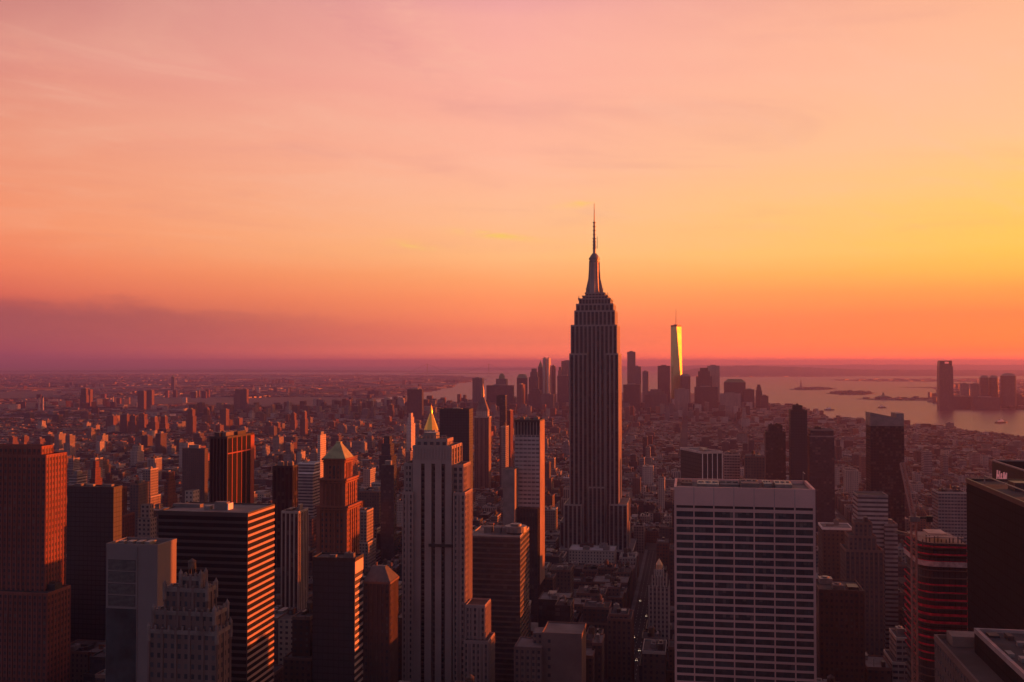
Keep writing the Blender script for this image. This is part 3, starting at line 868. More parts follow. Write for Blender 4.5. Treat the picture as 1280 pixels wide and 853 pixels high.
def hip_tower():
    t = tier(455, 487, 728, 575, xb=497.5); s0, s1, a0, a1, zb, zt = t
    T = Thing('hip_roof_tower', 'dark brick tower with a grey hipped roof beside the pale strip-windowed tower', 'tower', (s0 + s1) / 2, (a0 + a1) / 2)
    mb = MB(); mb.box(*t, bay=3, floor=3.8); fins(mb, t, 6, 7, .7, .35); T.part('walls', mb, [F_DBRICK, ROOF, plain('dark rib', (.11, .06, .05), .85)])
    zr = z_at(475, 706.5, 585); c_ = (a0 + a1) / 2
    mb = MB(); mb.prism([(s0 - .4, a0 - .4), (s1 + .4, a0 - .4), (s1 + .4, a1 + .4), (s0 - .4, a1 + .4)], zt + .02, zr, mat=0, top=0, plainuv=True,
                        top_poly=[(s0 + 3, c_ - 2), (s1 - 5, c_ - 2), (s1 - 5, c_ + 2), (s0 + 3, c_ + 2)])
    T.part('roof', mb, plain('slate', (.10, .10, .10), .6, scale=.3)); 
    mb = MB(); mb.rim(s0 - .6, s1 + .6, a0 - .6, a1 + .6, zt - 1.2, zt - .05, .9); T.part('cornice', mb, BRICKP)
    for k in range(2):
        mb = MB(); s = s0 + 4 + 9 * k; mb.pbox(s, s + 1.2, c_ - .6, c_ + .6, zr - .2, zr + 2); T.part('chimney', mb, BRICKP)
    footprint('hipped-roof tower', [t], 853)
hip_tower()

def gold_pyramid():
    A = 1900; boxes = []
    base = tier(522, 556, 556, A, xb=562); up = tier(526, 553, 546, A + 6, dep=30, z0=base[5])
    T = Thing('gold_pyramid_tower', 'stone tower crowned by a gleaming gold octagonal pyramid with lantern tip', 'tower', (up[0] + up[1]) / 2, (up[2] + up[3]) / 2)
    for name, t in (('base', base), ('belfry', up)):
        mb = MB(); mb.box(*t, bay=4, floor=4); fins(mb, t, 6, 6, .9, .6); T.part(name, mb, [F_LIME, ROOF, STONE]); roof_cap(T, t, STONE); boxes.append(t)
    s, a = s_at(539, 537, up[2] + 15), up[2] + 15
    zy = lambda y: z_at(539, y, a)
    mb = MB(); mb.cyl(s, a, 14.5, up[5], zy(537), 8, r1=14); T.part('drum', mb, STONE)
    mb = MB(); mb.prism(mb.ngon(s, a, 14.3, 8, R(22.5)), zy(537.5), zy(517), mat=0, top=0, plainuv=True, top_poly=mb.ngon(s, a, 3.0, 8, R(22.5))); T.part('pyramid', mb, GOLD)
    mb = MB(); mb.cyl(s, a, 2.6, zy(517), zy(513.5), 8); mb.pyramid(mb.ngon(s, a, 2.8, 8), zy(513.5), zy(506)); T.part('lantern', mb, GOLD)
    for ss, aa in ((base[0] + 2, base[2] + 2), (base[1] - 2, base[2] + 2), (base[1] - 2, base[3] - 2), (up[1] + 3, up[2] + 8), (up[1] + 3, up[3] - 6)):
        mb = MB(); mb.cyl(ss, aa, 2.2, base[5] - 1, base[5] + 11, 8); mb.pyramid(mb.ngon(ss, aa, 2.4, 8), base[5] + 11, base[5] + 18); T.part('pinnacle', mb, STONE)
    footprint('gold pyramid', boxes, 556)
gold_pyramid()

tower('black_glass_slab', 'plain black glass slab just right of the gold pyramid', 'office tower', 'plain black slab', 640, [tier(549.5, 586.5, 512.5, 1400, dep=26)], F_BLACK, DARKM, bay=4, units=2, seed=12, hmax=2)

def clock_spire():
    A = 2000
    sh = tier(593, 611, 522, A, xb=613.8); s0, s1, a0, a1, zb, zt = sh
    T = Thing('campanile_tower', 'slender campanile tower with steep roof and gilded tip next to the black slab', 'tower', (s0 + s1) / 2, (a0 + a1) / 2)
    mb = MB(); mb.box(*sh, bay=4, floor=4); fins(mb, sh, 3, 0, 2.6, .8); mb.pbox(s1 - .05, s1 + .2, a0 + .1, a1, zb, zt, 2); T.part('shaft', mb, [facade('marble wall', (.15, .095, .09), (.3, .8), (.2, .8), spandrel=(.10, .08, .07)), ROOF, plain('marble', (.20, .125, .11), .6, scale=.05)])
    c, d = (s0 + s1) / 2, (a0 + a1) / 2; w = (s1 - s0) / 2; e = (a1 - a0) / 2
    z2, z3 = z_at(603, 514, A), z_at(603, 497, A)
    mb = MB(); mb.box(c - w * .8, c + w * .8, d - e * .8, d + e * .8, zt, z2, bay=4, floor=4); T.part('loggia', mb, [F_LIME, ROOF])
    mb = MB(); sq = lambda k: [(c - w * k, d - e * k), (c + w * k, d - e * k), (c + w * k, d + e * k), (c - w * k, d + e * k)]
    mb.prism(sq(.84), z2, z3, mat=0, top=0, plainuv=True, top_poly=sq(.2)); T.part('roof', mb, plain('marble roof', (.20, .13, .12), .6))
    mb = MB(); mb.cyl(c, d, w * .18, z3, z_at(603, 489, A), 8); mb.cyl(c, d, w * .24, z_at(603, 495, A), z_at(603, 493.5, A), 8)
    mb.pyramid(mb.ngon(c, d, w * .2, 8), z_at(603, 489, A), z_at(603, 479, A)); T.part('lantern', mb, plain('dull gilding', (.55, .30, .09), .5, .4))
    mb = MB(); mb.rim(s0 - .8, s1 + .8, a0 - .8, a1 + .8, zt - 1, zt + 1.5, 1.6); T.part('cornice', mb, STONE)
    footprint('gilded campanile', [sh], 610)
clock_spire()

def thin_glass():
    A = 2050
    t = tier(624.5, 632, 508, A, dep=16); u = tier(620.5, 631.5, 495.5, A - 2, dep=20, z0=t[5])
    T = Thing('thin_tower', 'very thin dark glass tower with an overhanging top right of the campanile', 'apartment tower', (t[0] + t[1]) / 2, (t[2] + t[3]) / 2)
    for n, q in (('shaft', t), ('top', u)):
        mb = MB(); mb.box(*q, bay=3, floor=3.6, bottom=True); T.part(n, mb, [F_DARK, ROOF])
    mb = MB(); q = u; mb.rim(q[0], q[1], q[2], q[3], q[5], q[5] + 2, .5); T.part('parapet', mb, DARKM)
    footprint('thin glass tower', [t, u], 600)
thin_glass()
tower('red_apartment_tower', 'narrow red brick apartment tower with twin roof stubs beside the thin glass tower', 'apartment tower', 'narrow twin-stub tower', 560, [tier(632.5, 638, 514, 2250, xb=641.5)], F_RED, RED, units=2, seed=13, hmax=8)
tower('lit_top_block', 'short tan block with a bright tank house under the thin glass tower', 'apartment building', 'short tan block', 575, [tier(626, 632, 534, 1900, xb=636)], F_TAN, STONE, units=2, seed=14, tank=True)

def panel_tower():
    t = tier(643.5, 674.5, 527, 900, xb=680.4); s0, s1, a0, a1, zb, zt = t
    T = Thing('panel_tower', 'grey panel-fronted tower with a dark slotted crown and one orange edge', 'office tower', (s0 + s1) / 2, (a0 + a1) / 2)
    F = facade('panel wall', (.50, .41, .40), (.08, .92), (.5, .92), glass=(.11, .10, .11), blind=.3)
    zc, zl = z_at(660, 544, 900), z_at(660, 635, 900)
    mb = MB(); mb.box(s0, s1, a0, a1, zl, zc, bay=3.5, floor=3.7, top=None); T.part('walls', mb, [F, ROOF])
    PW = plain('side panel', (.30, .16, .12), .7, scale=.05)
    mb = MB(); mb.pbox(s1 - .1, s1 + .35, a0, a1, z_at(678, 730, 905), zt); T.part('side_wall', mb, PW)
    mb = MB(); mb.box(s0, s1, a0 + .6, a1, zc, zt, bay=3.5, floor=60)
    for k in range(9):
        s = s0 + (s1 - s0) * k / 8; mb.pbox(max(s - .45, s0), min(s + .45, s1 - .12), a0, a0 + .65, zc, zt + .4, 2)
    T.part('crown', mb, [F_BLACK, ROOF, plain('grey panel', (.24, .19, .18), .7)])
    mb = MB(); q = tier(638.5, 672, 636, 892, dep=28); mb.box(*q, bay=3.5, floor=3.7); fins(mb, q, 9, 5, .7, .4); T.part('base', mb, [F_DARK, ROOF, DARKM])
    r = tier(628.5, 643.3, 587, 882, dep=20); mb = MB(); mb.box(*r, plainuv=True); T.part('annex', mb, [plain('grey panel', (.24, .19, .18), .7), ROOF])
    roof_cap(T, t, DARKM); roof_units(T, t, random.Random(3), 3, 3)
    footprint('slot-crowned panel tower', [t, q, r], 740)
panel_tower()

def tank_block():
    t = tier(587, 650, 672, 700, dep=40); s0, s1, a0, a1, zb, zt = t
    T = Thing('banded_block', 'broad dark banded block with a round plant drum on its pinkish roof', 'office block', (s0 + s1) / 2, (a0 + a1) / 2)
    mb = MB(); mb.box(*t, bay=3, floor=3.6); bands(mb, t, 3.6, 1.3, .25, 2, zmin=20)
    T.part('walls', mb, [F_DARK, ROOFL, plain('dark spandrel', (.13, .095, .095), .7)]); roof_cap(T, t, STONE, ROOFL)
    s, a = s_at(645, 668, 716), 716
    mb = MB(); mb.cyl(s, a, 7.2, zt, z_at(645, 668, 716) + 2, 20); T.part('plant_drum', mb, DARKM)
    mb = MB(); mb.cyl(s, a, 7.8, z_at(645, 668, 716) + 2, z_at(645, 668, 716) + 6, 20, cap=True); mb.cyl(s, a, 4, z_at(645, 668, 716) + 6, z_at(645, 668, 716) + 7.5, 20); T.part('drum_top', mb, METAL)
    for x in (606, 618, 628):
        ss = s_at(x, 668, 715); mb = MB(); mb.pbox(ss, ss + 5, 712, 722, zt + .2, zt + 4.5); T.part('roof_unit', mb, ROOFL)
    footprint('drum-roofed banded block', [t], 800)
tank_block()

def brick_front():
    t1 = tier(643, 677, 812, 600, dep=22); t2 = tier(677.5, 727, 795, 604, dep=26)
    T = Thing('blank_brick_building', 'pinkish brick building with a blank windowless wall and bright flat roof near bottom centre', 'building', (t2[0] + t2[1]) / 2, (t2[2] + t2[3]) / 2)
    F = facade('pink brick wall', (.24, .15, .13), (.25, .7), (.25, .75), blind=.1)
    PB = plain('pink brick', (.20, .12, .105), .9, scale=.05)
    mb = MB(); mb.box(*t1, bay=3, floor=3.6); fins(mb, t1, 5, 4, .8, .5); T.part('wing', mb, [F, ROOFL, PB]); roof_cap(T, t1, PB, ROOFL)
    mb = MB(); mb.box(*t2, plainuv=True); T.part('walls', mb, [PB, ROOFL]); roof_cap(T, t2, PB, ROOFL)
    for k in range(8):
        s = t2[0] + 3.5; z = t2[5] - 5 - k * 5; mb = MB(); mb.pbox(s, s + 1.6, t2[2] - .06, t2[2] + .1, z, z + 2, bottom=True); T.part('window', mb, GLASS)
    q = tier(666, 684, 792, 612, dep=14, z0=0); mb = MB(); mb.box(*q, bay=3, floor=3.6); T.part('stair_tower', mb, [F, ROOFL])
    footprint('blank pink brick building', [t1, t2, q], 853)
brick_front()
tower('brown_stub_building', 'dim brown building stepping down beside the blank pink brick wall', 'building', 'dim stepped brown building', 853, [tier(728, 741, 822, 640, dep=20), tier(740, 752, 806, 655, dep=22)], F_BROWN, BRICKP, roof=ROOFL, units=2, seed=15)
tower('dark_midblock', 'dark ribbed block just above the bottom edge left of the lit avenue', 'office block', 'dark ribbed midblock', 853, [tier(759, 789, 776, 760, dep=30), tier(762, 785, 770, 765, dep=20, z0=z_at(775, 776, 760))], F_BROWN, BRICKP, fin=(.7, .4), units=3, seed=16)
tower('low_flat_block', 'low dark flat-topped block with a pale cornice right of the lit avenue', 'office block', 'low cornice block', 853, [tier(803, 832, 817, 690, dep=30)], F_BROWN, STONE, units=3, seed=17)

def flame_tower():
    A = 820
    t = tier(811, 836, 735, A, dep=24); u = tier(815, 833, 722, A + 3, dep=18, z0=t[5]); v = tier(818.5, 829, 714, A + 6, dep=12, z0=u[5])
    T = Thing('gothic_tower', 'small pale stepped Gothic tower with a glowing orange pinnacle beside the white gridded slab', 'tower', (t[0] + t[1]) / 2, (t[2] + t[3]) / 2)
    for n, q in (('base', t), ('setback', u), ('crown', v)):
        mb = MB(); mb.box(*q, bay=3, floor=3.6); fins(mb, q, 5, 4, .8, .4, rise=1.5); T.part(n, mb, [facade('pale gothic wall', (.27, .20, .19), (.3, .7), (.25, .75)), ROOF, STONE])
    c, d = (v[0] + v[1]) / 2, (v[2] + v[3]) / 2
    mb = MB(); mb.cyl(c, d, 2.6, v[5], v[5] + 4, 8); mb.pyramid(mb.ngon(c, d, 2.8, 8), v[5] + 4, v[5] + 9); T.part('pinnacle', mb, plain('gilded stone', (.8, .42, .12), .5, .4))
    footprint('small pale Gothic tower', [t], 780)
flame_tower()

tower('white_roof_building', 'low wide building with a bright flat roof at the foot of the spire skyscraper', 'building', 'bright-roofed low building', 705, [tier(711, 768, 690, 1235, dep=36)], F_LIME, STONE, roof=plain('pale roof', (.48, .42, .38), .8), units=4, seed=18)

def turned_block():
    s, a = s_at(878, 565, 1000), 1000
    x, y = s * cg + a * sg, -s * sg + a * cg
    zt = z_at(878, 566, 1000)
    T = Thing('white_pier_block', 'dark block turned to the grid with thin white piers and a pale roof edge', 'office tower', 0, 0, rot=-R(-14), xy=(x, y))
    w, d = 20.5, 52
    mb = MB(); mb.box(0, w, 0, d, 0, zt, bay=4, floor=3.7); T.part('walls', mb, [F_BLACK, ROOFL])
    for k in range(5):
        mb = MB(); q = w * k / 4; mb.pbox(q - .3, q + .3, -.5, .05, 0, zt - 1.2); T.part('pier', mb, WHITEP)
    mb = MB(); mb.rim(-.5, w + .5, -.6, d + .5, zt - 1.2, zt + 1, .8); T.part('roof_edge', mb, plain('pale edge', (.55, .42, .36), .7))
    for p_, q_ in ((4, 6), (9, 20)):
        mb = MB(); mb.pbox(p_, p_ + 6, q_, q_ + 8, zt + .05, zt + 2.5); T.part('roof_unit', mb, METAL)
    footprint('white-piered block', [tier(862, 903, 563, 1000, dep=30)], 602)
turned_block()

tower('dark_slim_tower', 'slim black tower with a stubby roof mast, tallest behind the white gridded slab', 'apartment tower', 'slim black tower', 610, [tier(988, 1009, 514, 1500, dep=26), tier(991, 1003, 508, 1503, dep=14, z0=z_at(995, 514, 1500))], F_BLACK, DARKM, units=1, seed=19)
tower('dark_stub_tower', 'shorter dark tower with a narrow top, left of the slim black tower', 'apartment tower', 'shorter dark tower', 610, [tier(957, 982, 541, 1550, dep=26), tier(961, 978, 532.5, 1554, dep=18, z0=z_at(970, 541, 1550))], F_DARK, DARKM, units=2, seed=20)
tower('grey_top_tower', 'dark tower with a lighter grey top storey right of the slim black tower', 'apartment tower', 'grey-topped tower', 650, [tier(1012, 1043, 546, 1500, dep=30), tier(1013, 1042, 538, 1501, dep=28, z0=z_at(1028, 546, 1500))], F_DARK, plain('grey panel', (.24, .19, .18), .7), units=2, seed=21)
tower('brown_slab', 'low brown slab beside the white-piered block, peeking over the gridded roof', 'apartment building', 'low brown slab', 602, [tier(931, 956, 572, 1350, dep=20)], F_BROWN, BRICKP, units=3, seed=22, tank=True)
tower('grey_slab', 'narrow grey slab standing right of the white-piered block', 'apartment building', 'narrow grey slab', 602, [tier(905, 925, 569, 1400, dep=20)], F_GREY, STONE, units=3, seed=23)

def slant_tower():
    A = 1250
    t = tier(1088, 1130, 533, A, dep=32); s0, s1, a0, a1, zb, zt = t
    T = Thing('slant_top_tower', 'dark glass tower near the river with a slanting screen wall round its top', 'apartment tower', (s0 + s1) / 2, (a0 + a1) / 2)
    mb = MB(); mb.box(*t, bay=3, floor=3.2); T.part('walls', mb, [facade('dark speckled wall', (.045, .04, .045), (.1, .9), (.2, .9), glass=(.02, .02, .026), blind=.22), ROOF])
    zl, zr = z_at(1088, 516, A), z_at(1120, 522.5, A)
    M = plain('grey panel', (.24, .19, .18), .7)
    def wall(p, q, z0, z1, zb_):
        mb.face([(*p, zb_), (*q, zb_), (*q, z1), (*p, z0)]); 
    mb = MB(); sm = s_at(1120, 520, A); w = .8
    for (p, q, h0, h1) in (((s0, a0), (sm, a0), zl, zr), ((s0, a1), (sm, a1), zl, zr), ((s0, a0), (s0, a1), zl, zl)):
        p2 = (p[0], p[1] + w) if p[1] == q[1] else (p[0] + w, p[1]); q2 = (q[0], q[1] + w) if p[1] == q[1] else (q[0] + w, q[1])
        mb.face([(*p, zt), (*q, zt), (*q, h1), (*p, h0)]); mb.face([(*q2, zt), (*p2, zt), (*p2, h0), (*q2, h1)]); mb.face([(*p, h0), (*q, h1), (*q2, h1), (*p2, h0)])
    T.part('screen_wall', mb, M)
    mb = MB(); mb.pbox(sm + .2, s1, a0 + .2, a1, zt, z_at(1125, 517, A)); T.part('lift_house', mb, M)
    mb = MB(); mb.pbox(s0 + 4, sm - 3, a0 + 5, a1 - 5, zt + .05, z_at(1100, 527, A)); T.part('penthouse', mb, METAL)
    footprint('slant-topped tower', [t], 650)
slant_tower()
tower('white_banded_block', 'pale block with white horizontal bands in front of the slant-topped tower', 'office block', 'white-banded block', 690, [tier(1072, 1110, 621, 900, dep=26), tier(1106, 1122, 657, 896, dep=24)], F_WHITE, plain('grey panel', (.24, .19, .18), .7), units=3, seed=24)
ta = tier(1057, 1104, 690, 840, dep=30); tb = tier(1061, 1095, 672, 844, dep=22, z0=ta[5]); tc_ = tier(1068, 1090, 655, 848, dep=14, z0=tb[5])
tower('stepped_brown_building', 'brown brick building with three stepped setbacks below the white-banded block', 'building', 'stepped brown building', 760, [ta, tb, tc_], F_BROWN, BRICKP, fin=(.8, .4), units=2, seed=25)
tower('billboard_roof_building', 'low dark building with a pale sloped roof panel right of the white gridded slab', 'building', 'pale-panel roof building', 720, [tier(1028, 1066, 662, 950, dep=30)], F_BROWN, WHITEP, roof=ROOFL, units=2, seed=26)
tower('ribbed_brick_block', 'dark brick block with vertical ribs right beside the white gridded slab', 'office block', 'ribbed brick block', 853, [tier(1024, 1080, 741, 640, dep=30)], F_DBRICK, plain('dark rib', (.15, .075, .06), .85), fin=(.9, .5), bay=3, units=3, seed=27)

def build_site():
    A = 560
    s0, s1 = s_at(1150, 690, A), s_at(1212, 690, A); zt = z_at(1175, 668, A)
    T = Thing('unfinished_tower', 'unfinished round-cornered tower wrapped in red safety netting with one white band', 'construction site', (s0 + s1) / 2, A + 20)
    d = 40; r = 9
    def outline(g=0.0):
        pts = []
        for k in range(7):
            th = math.pi * (1 + .5 * k / 6); pts.append((s0 + r + (r + g) * math.cos(th), A + r + (r + g) * math.sin(th)))
        return pts + [(s1 + g, A - g), (s1 + g, A + d), (s0 - g, A + d)]
    mb = MB()
    mb.prism(outline(-1.2), 0, zt - 5, mat=0, top=1, bay=3, floor=3.6); T.part('core', mb, [F_BLACK, ROOFL])
    NET = plain('red netting', (.46, .028, .06), .8, noise=.5, scale=.35); SL = plain('floor slab', (.11, .09, .09), .9)
    z = zt - 7; k = 0; rng = random.Random(4)
    while z > 15:
        mb = MB(); mb.prism(outline(0), z - .45, z, mat=0, top=0, plainuv=True, bottom=True); T.part('floor_slab', mb, SL)
        if z > zt - 66 and not (k in (3, 4)):
            mb = MB(); h = rng.uniform(.7, 1.5); mb.prism(outline(.15), z + .02, z + h, mat=0, top=None, plainuv=True); T.part('netting', mb, NET)
        z -= 3.9; k += 1
    mb = MB(); zb = z_at(1180, 709, A); mb.prism(outline(.3), zb, z_at(1180, 702.5, A), mat=0, top=None, plainuv=True)
    T.part('tarpaulin', mb, plain('white tarpaulin', (.46, .36, .35), .8, noise=.4, scale=.4))
    for k in range(12):
        s = s0 + 2 + (s1 - s0 - 3) * k / 11; mb = MB(); mb.beam((s, A + 3 + (k % 3), zt - 7), (s, A + 3 + (k % 3), zt - 7 + rng.uniform(3, 6)), .5); T.part('column', mb, SL)
    mb = MB(); mb.pbox(s0 + 3, s1 - 2, A + 3, A + 5, zt - 2.4, zt - 1.9, bottom=True); mb.pbox(s0 + 6, s1 - 9, A + 8, A + 22, zt - 1.5, zt - .9, bottom=True); T.part('formwork', mb, plain('plywood', (.45, .33, .24), .8))
    footprint('netted construction tower', [[s0, s1, A, A + d, 0, zt]], 800)
    # tower crane beside it
    Ac = 545; s = s_at(1142.5, 700, Ac); zm = z_at(1142, 652, Ac)
    C = Thing('tower_crane', 'lattice tower crane with raised jib beside the red-netted construction tower', 'crane', s, Ac)
    Y = plain('crane steel', (.36, .19, .15), .6, scale=.3)
    def lattice(mb, p, q, w, n):
        p, q = Vector(p), Vector(q); dr = (q - p).normalized(); up = Vector((0, 1, 0)); x = dr.cross(up).normalized() * w / 2; y = dr.cross(x).normalized() * w / 2
        cs = [x + y, x - y, -x - y, -x + y]
        for c_ in cs: mb.beam(p + c_, q + c_, .5)
        for i in range(n):
            a_, b_ = p + (q - p) * i / n, p + (q - p) * (i + 1) / n
            for j in range(4):
                mb.beam(a_ + cs[j], b_ + cs[(j + 1) % 4], .2)
                mb.beam(b_ + cs[j], b_ + cs[(j + 1) % 4], .2)
    mb = MB(); lattice(mb, (s, Ac, 2), (s, Ac, zm), 2.4, 50); C.part('mast', mb, Y)
    tip = (s_at(1127.5, 579, Ac + 10), Ac + 10, z_at(1127.5, 579, Ac + 10))
    mb = MB(); lattice(mb, (s, Ac, zm + 2), tip, 1.8, 20); C.part('jib', mb, Y)
    mb = MB(); mb.pbox(s - 2, s + 2, Ac - 1.6, Ac + 1.6, zm, zm + 2.4, bottom=True); mb.pbox(s + 1.2, s + 2.6, Ac - 2.6, Ac - 1.4, zm + .4, zm + 2.6, bottom=True); C.part('cab', mb, METAL)
    back = (s + 7, Ac - 2, zm + 2.2)
    mb = MB(); mb.beam((s, Ac, zm + 2), back, .9); mb.pbox(back[0] - 1.5, back[0] + 1.5, back[1] - 1, back[1] + 1, back[2] - 2, back[2] + 1, bottom=True); C.part('counterweight', mb, DARKM)
    ap = (s + 1.8, Ac, zm + 10.5)
    mb = MB(); mb.beam((s, Ac, zm + 2.3), ap, .5); mb.beam(ap, back, .2); mb.beam(ap, tip, .16); C.part('tie', mb, Y)
    mb = MB(); mb.beam(tip, (tip[0], tip[1], tip[2] - 22), .12); mb.pbox(tip[0] - .4, tip[0] + .4, tip[1] - .4, tip[1] + .4, tip[2] - 23, tip[2] - 22, bottom=True); C.part('hook', mb, DARKM)
    mb = MB(); lattice(mb, (s - 8, Ac + 4, zm - 6), (s + 1, Ac + 4, zm - 8), 1.2, 8); C.part('platform', mb, METAL)
build_site()

def sign_towers():
    # tower that carries the lettered panel: its east wall, seen at a slant, bears the letters
    aB = 520; s0 = s_at(1240, 575, aB); zt = z_at(1240, 575, aB)
    a0 = 455; t = [s0, s0 + 45, a0, aB, 0, zt]
    K = 520 / 720
    T = Thing('lettered_tower', 'black tower with big pale letters on its roof screen, above the black slab', 'office tower', s0 + 20, a0 + 30)
    mb = MB(); mb.box(s0 + .5, s0 + 44, a0 + .5, aB - .5, 0, zt - 16, bay=3, floor=3.8); T.part('walls', mb, [F_INK, ROOF])
    mb = MB(); mb.rim(s0, s0 + 45, a0, aB, zt - 16, zt - .6, .7); T.part('roof_screen', mb, plain('black screen', (.02, .018, .022), .7))
    mb = MB(); mb.rim(s0 - .2, s0 + 45.2, a0 - .2, aB + .2, zt - .6, zt, 1.0); T.part('screen_edge', mb, plain('grey panel', (.24, .19, .18), .7))
    L = plain('sign letter', (.78, .42, .42), .6, noise=.1, emit=(1, .35, .38, .055))
    zc = zt - 12.0 * K; H = 6.6 * K; SL_ = .22
    def stroke(mb, p, q, w=1.25):
        w *= K
        # letter strokes lie in the plane of the east wall; u runs from the far end towards the camera
        P = lambda u, v: (s0 - .5, aL - (u + SL_ * v), zc + v)
        d = Vector((q[0] - p[0], q[1] - p[1])).normalized(); n = Vector((-d.y, d.x)) * w / 2
        c4 = [(p[0] + n.x, p[1] + n.y), (q[0] + n.x, q[1] + n.y), (q[0] - n.x, q[1] - n.y), (p[0] - n.x, p[1] - n.y)]
        mb.face([P(*c) for c in c4]); mb.face([(s0 - .1, P(*c)[1], P(*c)[2]) for c in c4][::-1])
        for i in range(4):
            A_, B_ = P(*c4[i]), P(*c4[(i + 1) % 4]); mb.face([B_, A_, (s0 - .1, *A_[1:]), (s0 - .1, *B_[1:])])
    letters = {'H': [((0, 0), (0, H)), ((4.6 * K, 0), (4.6 * K, H)), ((0, H * .5), (4.6 * K, H * .5))],
               '&': [tuple((u * K, v * K) for u, v in pq) for pq in (((3.4, 0), (.6, 4.1)), ((.6, 4.1), (1.2, 5.3)), ((1.2, 5.3), (2.3, 4.6)), ((2.3, 4.6), (.4, 1.85)), ((.4, 1.85), (1.2, .1)), ((1.2, .1), (3.2, 2.6)))],
               'M': [((0, 0), (0, H)), ((0, H), (2.6 * K, H * .25)), ((2.6 * K, H * .25), (5.2 * K, H)), ((5.2 * K, H), (5.2 * K, 0))]}
    off = aB - 12 * K
    for ch, adv in (('H', 6.6), ('&', 5.6), ('M', 6.6)):
        aL = off; mb = MB()
        for p, q in letters[ch]: stroke(mb, p, q, 1.25 if ch != '&' else .8)
        T.part('letter', mb, L); off -= adv * 1.15 * K
    footprint('lettered black tower', [t], 853)
    aB = 425; s0 = s_at(1208, 601, aB); zt = z_at(1208, 601, aB); a0 = 352
    t = [s0, s0 + 60, a0, aB, 0, zt]
    T = Thing('black_slab', 'huge featureless black glass slab filling the lower edge beside the construction tower', 'office tower', s0 + 30, a0 + 60)
    mb = MB(); mb.box(s0, s0 + 60, a0, aB, 0, zt, bay=3, floor=3.8); T.part('walls', mb, [F_INK, ROOF])
    mb = MB(); mb.rim(s0 - .1, s0 + 60.1, a0 - .1, aB + .1, zt - .8, zt + .9, .7); T.part('parapet', mb, DARKM)
    mb = MB(); mb.pbox(s0 + 8, s0 + 40, a0 + 40, aB - 25, zt + .02, zt + 3); T.part('roof_unit', mb, DARKM)
    mb = MB(); mb.beam((s0 + 4, aB - 10, zt), (s0 + 4, aB - 10, zt + 3), .4); mb.beam((s0 + 4, aB - 10, zt + 3), (s0 + 4, aB - 60, zt + 3), .35); T.part('window_rig', mb, METAL)
    footprint('featureless black slab', [t], 853)
sign_towers()

def corner_roofs():
    z = 172.0
    def at(px, py, zz):
        t, k = ray(px, py); Y = (zz - CAMZ) / k
        X = t * Y; return X * cg - Y * sg, X * sg + Y * cg
    s0, aF = at(1168, 798, z)
    T = Thing('low_roof_building', 'low dark building whose bare roof runs into the bottom corner beside the black slab', 'building', s0 + 20, aF - 30)
    t = [s0, s0 + 30, aF - 90, aF, 0, z]
    mb = MB(); mb.box(*t, bay=3, floor=3.7); T.part('walls', mb, [F_DBRICK, plain('reddish roof', (.085, .055, .05), .9, noise=.4, scale=.05)])
    mb = MB(); mb.rim(t[0] - .1, t[1] + .1, t[2], t[3] + .1, z - .6, z + 1.2, .6); T.part('parapet', mb, BRICKP)
    mb = MB(); mb.pbox(s0 + 3, s0 + 12, aF - 9, aF - 2, z + .03, z + 3); T.part('stair_house', mb, plain('tan render', (.25, .14, .10), .85))
    footprint('bare-roofed corner building', [t], 853)
    z2 = 178.0; s2, a2 = at(1218, 789, z2)
    t = [s2, s2 + 40, a2 - 130, a2, 0, z2]
    T = Thing('vented_roof_building', 'low building with a white-edged roof crowded with vents in the bottom corner', 'building', s2 + 20, a2 - 40)
    mb = MB(); mb.box(*t, bay=3, floor=3.7); T.part('walls', mb, [F_INK, ROOF])
    mb = MB(); mb.rim(t[0] - .1, t[1] + .1, t[2], t[3] + .1, z2 - .5, z2 + .9, 1.0); T.part('parapet', mb, plain('dull pink edge', (.34, .23, .21), .7))
    rng = random.Random(9)
    for k in range(16):
        s, a = s2 + rng.uniform(1.5, 15), a2 - rng.uniform(3, 34); mb = MB(); mb.pbox(s, s + rng.uniform(1.2, 3), a, a + rng.uniform(1.5, 4), z2 + .02, z2 + rng.uniform(.6, 1.5)); T.part('roof_vent', mb, rng.choice((METAL, DARKM, DARKM)))
    mb = MB(); mb.pbox(s2 + 14, s2 + 15.2, a2 - 60, a2 - 3, z2 + .02, z2 + 1.2); T.part('duct', mb, DARKM)
    footprint('vent-crowded roof', [t], 853)
corner_roofs()

# ------------------------------------------------------------------ water, land, hills
def sheet(name, pts, z, mat, skirt=1.9, kind='structure'):
    tri = tessellate_polygon([[Vector((x, y, 0)) for x, y in pts]])
    area = sum(pts[i][0] * pts[(i + 1) % len(pts)][1] - pts[(i + 1) % len(pts)][0] * pts[i][1] for i in range(len(pts)))
    if area < 0: pts = pts[::-1]; tri = tessellate_polygon([[Vector((x, y, 0)) for x, y in pts]])
    mb = MB()
    for t in tri:
        q = [pts[i] for i in t]
        ar = (q[1][0] - q[0][0]) * (q[2][1] - q[0][1]) - (q[2][0] - q[0][0]) * (q[1][1] - q[0][1])
        if ar < 0: q = q[::-1]
        mb.face([(*p, z) for p in q])
    for i in range(len(pts)):
        p, q = pts[i], pts[(i + 1) % len(pts)]
        mb.face([(*p, z - skirt), (*q, z - skirt), (*q, z), (*p, z)])
    o = mb.build(name, mat); o['kind'] = kind
    return o

